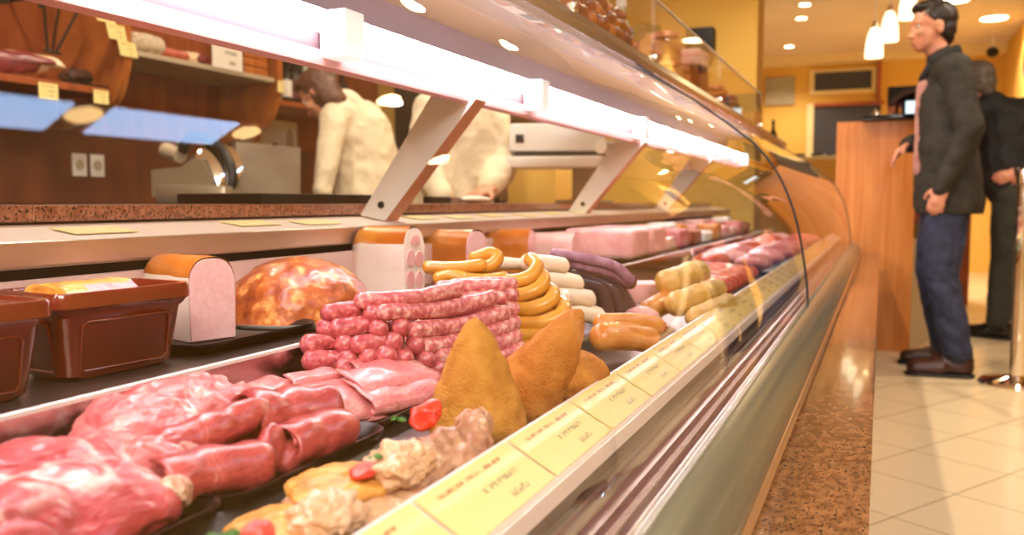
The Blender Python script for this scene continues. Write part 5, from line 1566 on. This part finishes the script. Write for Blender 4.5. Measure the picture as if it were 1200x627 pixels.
# ------------------------------------------------------------------ people
def hand(bm, w, d, n, s, size=1.0, curl=0.5, thumb=1):
    """palm + five bent fingers; w wrist, d hand direction, n palm normal (curl side), s side axis"""
    w, d = V(w), V(d).normalized(); n = V(n); n = (n - d * n.dot(d)).normalized(); s = d.cross(n)
    k = size
    cap(bm, w - d * 0.01, w + d * 0.065 * k, 0.020 * k, 0.018 * k, s, 1.9)
    L = (0.062, 0.072, 0.068, 0.052)
    for i in range(4):
        off = (i - 1.5) * 0.0195 * k
        b0 = w + d * (0.072 - 0.004 * abs(i - 1.2)) * k + s * off
        q = d
        p = b0
        for seg_ in range(3):
            ang = curl * (0.5 + 0.5 * seg_)
            q = (q * math.cos(ang) + n * math.sin(ang)).normalized()
            e = p + q * L[i] * k * (0.42, 0.33, 0.25)[seg_]
            cap(bm, p, e, (0.0095, 0.009, 0.0082)[seg_] * k, (0.009, 0.0082, 0.0072)[seg_] * k, None, 1, 10, 3)
            p = e
    t0 = w + d * 0.018 * k + s * (-0.028 * thumb) * k
    t1 = t0 + (d * 0.6 - s * thumb * 0.7 + n * 0.4).normalized() * 0.036 * k
    t2 = t1 + (d * 0.85 - s * thumb * 0.2 + n * 0.4).normalized() * 0.03 * k
    cap(bm, t0, t1, 0.013 * k, 0.010 * k, None, 1, 10, 3); cap(bm, t1, t2, 0.010 * k, 0.0085 * k, None, 1, 10, 3)

def head(bm, c, f, up, k=1.0):
    """cranium, jaw, nose, lips, brows, ears; c head centre, f facing, up"""
    f = V(f).normalized(); up = V(up); up = (up - f * up.dot(f)).normalized(); s = up.cross(f)
    Q = Matrix((f, s, up)).transposed().to_quaternion()
    def E(a, b, z, r, sub=3): ell(bm, V(c) + (f * a + s * b + up * z) * k, [q * k for q in r], Q, sub)
    E(-0.012, 0, 0.035, (0.096, 0.075, 0.088))
    E(0.028, 0, -0.030, (0.060, 0.062, 0.072))
    E(0.046, 0, -0.082, (0.036, 0.038, 0.026))
    E(0.030, 0.0, -0.060, (0.052, 0.055, 0.045))
    E(0.088, 0, -0.012, (0.010, 0.011, 0.028)); E(0.099, 0, -0.032, (0.014, 0.015, 0.012))
    for q in (1, -1):
        E(0.088, 0.011 * q, -0.035, (0.010, 0.008, 0.008), 2)
        E(0.074, 0.030 * q, 0.024, (0.014, 0.024, 0.007), 2)
        E(0.062, 0.040 * q, -0.020, (0.022, 0.022, 0.020), 2)
        E(-0.010, 0.075 * q, -0.008, (0.018, 0.009, 0.032), 2)
        E(-0.004, 0.078 * q, 0.010, (0.013, 0.008, 0.016), 2)
    E(0.083, 0, -0.056, (0.010, 0.024, 0.006), 2); E(0.081, 0, -0.067, (0.010, 0.022, 0.007), 2)
    return f, s, up

def person(name, label, root, J, head_c, face, up, hairm, hair_style, top, top_m, legs_m, shoe_m, axis, k=1.0, sleeves=True, extra=None, hem=None, hands=(('l', 0.45), ('r', 0.45)), face_detail=True, hemz=None):
    t = thing(name, label, 'person', root)
    ax = V(axis).normalized()
    bm = B()
    nk, ch, pv = V(J['neck']), V(J['chest']), V(J['pelvis'])
    cap(bm, pv, pv.lerp(ch, .5), 0.098 * k, 0.092 * k, ax, 1.40); cap(bm, pv.lerp(ch, .5), ch, 0.092 * k, 0.095 * k, ax, 1.5)
    cap(bm, ch, nk, 0.095 * k, 0.052 * k, ax, 1.25)
    cap(bm, nk, V(head_c) - V(up) * 0.03, 0.052 * k, 0.052 * k)
    for q in ('l', 'r'):
        sh, el, wr = V(J['sh_' + q]), V(J['el_' + q]), V(J['wr_' + q])
        cap(bm, ch.lerp(nk, .5), sh, 0.06 * k, 0.050 * k)
        cap(bm, sh, el, 0.047 * k, 0.038 * k); cap(bm, el, wr, 0.038 * k, 0.026 * k)
        hp, kn_, an = V(J['hip_' + q]), V(J['kn_' + q]), V(J['an_' + q])
        cap(bm, pv, hp, 0.085 * k, 0.08 * k); cap(bm, hp, kn_, 0.080 * k, 0.052 * k); cap(bm, kn_, an, 0.052 * k, 0.036 * k)
        ft = V(J['toe_' + q]); cap(bm, an, V((an.x, an.y, 0.05)), 0.036 * k, 0.03); cap(bm, V((an.x, an.y, 0.04)), ft, 0.03, 0.022)
        hdn = V(J['hand_' + q]); hn = V(J['palm_' + q])
        hand(bm, wr, hdn, hn, None, k, 0.45, 1 if q == 'l' else -1)
    f, s, u = head(bm, head_c, face, up, k)
    body = mesh_obj('body', fuse(bm, 0.0062, 3), 'skin', t)
    hc = V(head_c)
    if face_detail:
        for q in (1, -1):
            bm = B(); ell(bm, hc + (f * 0.0705 + s * 0.030 * q + u * 0.008) * k, (0.0115, 0.0115, 0.0115), None, 3)
            e = obj('eye', bm, 'eye_white', t, sharp=None)
            bm = B(); ell(bm, hc + (f * 0.079 + s * 0.030 * q + u * 0.008) * k, (0.0055, 0.0055, 0.0055), None, 2)
            obj('iris', bm, 'iris', e, sharp=None)
    # hair
    bm = B()
    Q = Matrix((f, s, u)).transposed().to_quaternion()
    def HE(a, b, z, r): ell(bm, hc + (f * a + s * b + u * z) * k, [v * k for v in r], Q, 3)
    HE(-0.024, 0, 0.052, (0.098, 0.083, 0.085)); HE(-0.052, 0, 0.0, (0.062, 0.076, 0.075)); HE(0.030, 0, 0.098, (0.056, 0.060, 0.034)); HE(-0.01, 0, 0.105, (0.07, 0.06, 0.036))
    if hair_style == 'long':
        HE(-0.03, 0, -0.02, (0.08, 0.09, 0.10)); HE(-0.05, 0, -0.07, (0.055, 0.075, 0.06))
    else: HE(-0.070, 0, -0.045, (0.030, 0.052, 0.045))
    hair = fuse(bm, 0.006, 3, 0.004, 45, 1.0)
    mesh_obj('hair', hair, hairm, t)
    # trousers
    bm = B()
    cap(bm, pv + V((0, 0, .04)), pv - V((0, 0, .04)), 0.112 * k, 0.115 * k, ax, 1.35)
    for q in ('l', 'r'):
        hp, kn_, an = V(J['hip_' + q]), V(J['kn_' + q]), V(J['an_' + q])
        cap(bm, hp, kn_, 0.106 * k, 0.080 * k); cap(bm, kn_, an + V((0, 0, .03)), 0.076 * k, 0.070 * k)
    mesh_obj('trousers', fuse(bm, 0.009, 3, 0.006, 11, 2.0), legs_m, t)
    for q in ('l', 'r'):
        an, ft = V(J['an_' + q]), V(J['toe_' + q])
        d = (V((ft.x, ft.y, 0)) - V((an.x, an.y, 0))).normalized()
        bm = B()
        h0 = V((an.x, an.y, 0.048)) - d * 0.035
        cap(bm, h0, V((an.x, an.y, 0.050)) + d * 0.07, 0.045, 0.043, None, 1); cap(bm, V((an.x, an.y, 0.044)) + d * 0.06, V((ft.x, ft.y, 0.036)), 0.044, 0.034, d.cross(V((0, 0, 1))), 1.25)
        cap(bm, h0 + V((0, 0, .03)), h0 + d * .05 + V((0, 0, .045)), 0.043, 0.043)
        so = mesh_obj('shoe', fuse(bm, 0.007, 3, floor=0.004), shoe_m, t)
        bm = B(); cap(bm, V((an.x, an.y, 0.010)) - d * 0.035, V((ft.x, ft.y, 0.010)), 0.047, 0.041, d.cross(V((0, 0, 1))), 1.15)
        for v in bm.verts: v.co.z = max(0.001, min(0.016, v.co.z))
        obj('sole', bm, 'black_matt', so)
    # top garment
    bm = B()
    hemp = V(hem)
    cap(bm, hemp, pv.lerp(ch, .45), 0.158 * k, 0.136 * k, ax, 1.28); cap(bm, pv.lerp(ch, .4), ch, 0.135 * k, 0.125 * k, ax, 1.42)
    cap(bm, ch, nk - V((0, 0, .02)), 0.122 * k, 0.076 * k, ax, 1.22)
    cap(bm, nk - (V(head_c) - nk) * .2, nk + (V(head_c) - nk) * 0.16, 0.074 * k, 0.062 * k)
    for q in ('l', 'r'):
        sh, el, wr = V(J['sh_' + q]), V(J['el_' + q]), V(J['wr_' + q])
        cap(bm, ch.lerp(nk, .55), sh, 0.085 * k, 0.074 * k); cap(bm, sh, el, 0.072 * k, 0.062 * k)
        cap(bm, el, wr - (wr - el).normalized() * 0.01, 0.062 * k, 0.046 * k)
    mesh_obj(top, fuse(bm, 0.009, 4, 0.010, 10, 5.0, hemz), top_m, t)
    if extra: extra(t)
    return t

Y = 4.62
def man_extra(t):
    bm = B(); cap(bm, (0.178, Y - 0.04, 0.98), (0.176, Y - 0.03, 1.36), 0.045, 0.042, (0, 1, 0), 1.2)
    mesh_obj('shirt', fuse(bm, 0.008, 2, 0.004, 12), 'shirt_pink', t)
    bm = B()
    # stand collar, open at the front, with a drooping lapel on each side
    for q in (-1, 1):
        cap(bm, (0.275, Y + 0.050 * q, 1.515), (0.205, Y + 0.078 * q, 1.475), 0.024, 0.020, (0, 0, 1), 1.5)
        cap(bm, (0.205, Y + 0.078 * q, 1.470), (0.155, Y + 0.055 * q, 1.405), 0.020, 0.010, (0, 0, 1), 1.3)
    cap(bm, (0.300, Y - 0.05, 1.515), (0.300, Y + 0.05, 1.515), 0.026, 0.026, (0, 0, 1), 1.5)
    mesh_obj('collar', fuse(bm, 0.007, 2), 'jacket_black', t)
person('person', 'man in a dark open jacket and blue jeans standing in profile', (0.260, Y, 0),
       dict(neck=(0.245, Y, 1.475), chest=(0.262, Y, 1.30), pelvis=(0.285, Y, 0.93),
            sh_l=(0.290, Y - 0.185, 1.425), el_l=(0.355, Y - 0.235, 1.14), wr_l=(0.250, Y - 0.205, 0.885), hand_l=(-0.25, 0.05, -0.9), palm_l=(0.3, 1, 0),
            sh_r=(0.265, Y + 0.175, 1.42), el_r=(0.235, Y + 0.24, 1.14), wr_r=(0.118, Y + 0.125, 1.105), hand_r=(-0.72, -0.15, -0.62), palm_r=(0.6, -0.2, -0.75),
            hip_l=(0.285, Y - 0.085, 0.87), kn_l=(0.270, Y - 0.095, 0.48), an_l=(0.345, Y - 0.105, 0.09), toe_l=(0.165, Y - 0.125, 0.03),
            hip_r=(0.285, Y + 0.085, 0.87), kn_r=(0.240, Y + 0.13, 0.48), an_r=(0.315, Y + 0.20, 0.09), toe_r=(0.140, Y + 0.19, 0.03)),
       (0.192, Y - 0.01, 1.640), (-0.93, -0.34, -0.05), (0, 0, 1), 'hair_dark', 'short', 'jacket', 'jacket_dark', 'jeans', 'shoe_leather', (0, 1, 0), 1.0, extra=man_extra, hem=(0.295, Y, 0.815), hemz=0.765)
Y = 5.92
person('person', 'person hunched in a black jacket with their back turned, behind the man', (0.70, Y, 0),
       dict(neck=(0.585, Y + 0.02, 1.43), chest=(0.690, Y, 1.28), pelvis=(0.745, Y, 0.92),
            sh_l=(0.545, Y - 0.0, 1.36), el_l=(0.50, Y + 0.08, 1.12), wr_l=(0.42, Y + 0.22, 1.10), hand_l=(-0.8, 0.5, 0), palm_l=(0, 0, -1),
            sh_r=(0.850, Y + 0.06, 1.37), el_r=(0.90, Y + 0.1, 1.10), wr_r=(0.72, Y - 0.16, 0.99), hand_r=(-0.9, 0.0, -0.3), palm_r=(0, 1, 0),
            hip_l=(0.70, Y - 0.06, 0.87), kn_l=(0.685, Y - 0.03, 0.48), an_l=(0.665, Y - 0.04, 0.09), toe_l=(0.52, Y + 0.04, 0.03),
            hip_r=(0.82, Y + 0.06, 0.87), kn_r=(0.83, Y + 0.08, 0.48), an_r=(0.84, Y + 0.06, 0.09), toe_r=(0.72, Y + 0.18, 0.03)),
       (0.505, Y + 0.03, 1.530), (-0.75, 0.62, -0.15), (-0.3, 0, 0.95), 'hair_grey', 'short', 'jacket', 'jacket_black', 'trousers_grey', 'black_gloss', (0.9, 0.3, 0), 1.0, hem=(0.742, Y, 0.93), face_detail=False)

# the two servers in white coats behind the counter
def w(px, py, t): return at(px, py, t)
P1 = w(432, 238, 4.0)
person('person', 'server with brown hair in a white coat bending forward at the back counter', (P1.x, P1.y, 0),
       dict(neck=w(401, 118, 3.92), chest=w(421, 154, 3.97), pelvis=w(434, 222, 4.02),
            sh_l=w(392, 138, 3.84), el_l=w(385, 182, 3.78), wr_l=w(377, 226, 3.74), hand_l=(-0.3, 0.0, -0.95), palm_l=(0.5, 0.5, 0),
            sh_r=w(432, 136, 4.12), el_r=w(432, 185, 4.22), wr_r=w(405, 222, 4.2), hand_r=(-0.5, 0.0, -0.85), palm_r=(0, 0.5, 0),
            hip_l=(P1.x - 0.06, P1.y - 0.06, 0.80), kn_l=(P1.x - 0.08, P1.y - 0.06, 0.46), an_l=(P1.x - 0.06, P1.y - 0.08, 0.09), toe_l=(P1.x - 0.22, P1.y - 0.02, 0.03),
            hip_r=(P1.x + 0.06, P1.y + 0.08, 0.80), kn_r=(P1.x + 0.06, P1.y + 0.10, 0.46), an_r=(P1.x + 0.07, P1.y + 0.10, 0.09), toe_r=(P1.x - 0.09, P1.y + 0.17, 0.03)),
       w(375, 112, 3.88), (-0.75, -0.15, -0.65), (-0.55, -0.1, 0.83), 'hair_brown', 'long', 'coat', 'coat_white', 'trousers_grey', 'black_gloss', (0.55, 0.83, 0), 0.90, hem=(P1.x, P1.y, 0.72))
P2 = w(540, 250, 3.25)
person('person', 'server in a white coat seen from behind, head hidden above the case lamp', (P2.x, P2.y, 0),
       dict(neck=w(548, 104, 3.22), chest=w(541, 146, 3.22), pelvis=w(537, 232, 3.25),
            sh_l=w(505, 130, 3.20), el_l=w(494, 190, 3.12), wr_l=w(520, 232, 3.02), hand_l=(0.6, 0.3, -0.4), palm_l=(0, 0, -1),
            sh_r=w(574, 136, 3.26), el_r=w(586, 196, 3.18), wr_r=w(572, 222, 3.05), hand_r=(-0.3, -0.8, -0.3), palm_r=(0, 0, -1),
            hip_l=(P2.x - 0.08, P2.y, 0.80), kn_l=(P2.x - 0.09, P2.y, 0.46), an_l=(P2.x - 0.08, P2.y, 0.09), toe_l=(P2.x - 0.10, P2.y + 0.16, 0.03),
            hip_r=(P2.x + 0.08, P2.y, 0.80), kn_r=(P2.x + 0.09, P2.y, 0.46), an_r=(P2.x + 0.08, P2.y, 0.09), toe_r=(P2.x + 0.10, P2.y + 0.16, 0.03)),
       w(560, 70, 3.26), (0.3, 0.9, -0.3), (0.1, 0.2, 0.95), 'hair_brown', 'short', 'coat', 'coat_white', 'trousers_grey', 'black_gloss', (0.95, 0.25, 0), 0.97, hem=(P2.x, P2.y, 0.72), face_detail=False)

# ------------------------------------------------------------------ light
def area(name, loc, sx, sy, e, c, rot=(0, 0, 0)):
    l = bpy.data.lights.new(name, 'AREA'); l.shape = 'RECTANGLE'; l.size = sx; l.size_y = sy
    l.energy = e; l.color = c
    o = bpy.data.objects.new(name, l); COL.objects.link(o); o.location = loc; o.rotation_euler = rot
    return o
WARM = (1.0, 0.86, 0.68)
def lamp(name, loc, e, c, r=0.06, ang=140):
    l = bpy.data.lights.new(name, 'SPOT'); l.energy = e; l.color = c; l.shadow_soft_size = r
    l.spot_size = math.radians(ang); l.spot_blend = 0.6
    o = bpy.data.objects.new(name, l); COL.objects.link(o); o.location = loc
    return o
for i, (x, y, r) in enumerate(spots):
    far = y > 7
    e = (90 if far else 72 if x < -1 else 85)
    lamp('downlight_bulb', (x, y, 2.585), e, WARM if (far or x < -1) else (1.0, 0.86, 0.66), 0.05)
area('front_fill', (0.9, -1.5, 2.3), 1.8, 1.0, 85, (1.0, 0.93, 0.84), (math.radians(50), 0, math.radians(20)))  # unseen fill light, added to brighten the front of the case
wd = bpy.data.worlds.new('world'); SC.world = wd; wd.use_nodes = True
bg = wd.node_tree.nodes['Background']; bg.inputs['Color'].default_value = (1.0, 0.85, 0.7, 1); bg.inputs['Strength'].default_value = 0.10
SC.view_settings.view_transform = 'Standard'
SC.view_settings.look = 'None'
SC.view_settings.exposure = 0.2
SC.view_settings.gamma = 1.0
SC.cycles.max_bounces = 10
SC.cycles.transparent_max_bounces = 16
SC.cycles.caustics_reflective = False
SC.cycles.caustics_refractive = False
SC.cycles.sample_clamp_indirect = 6.0
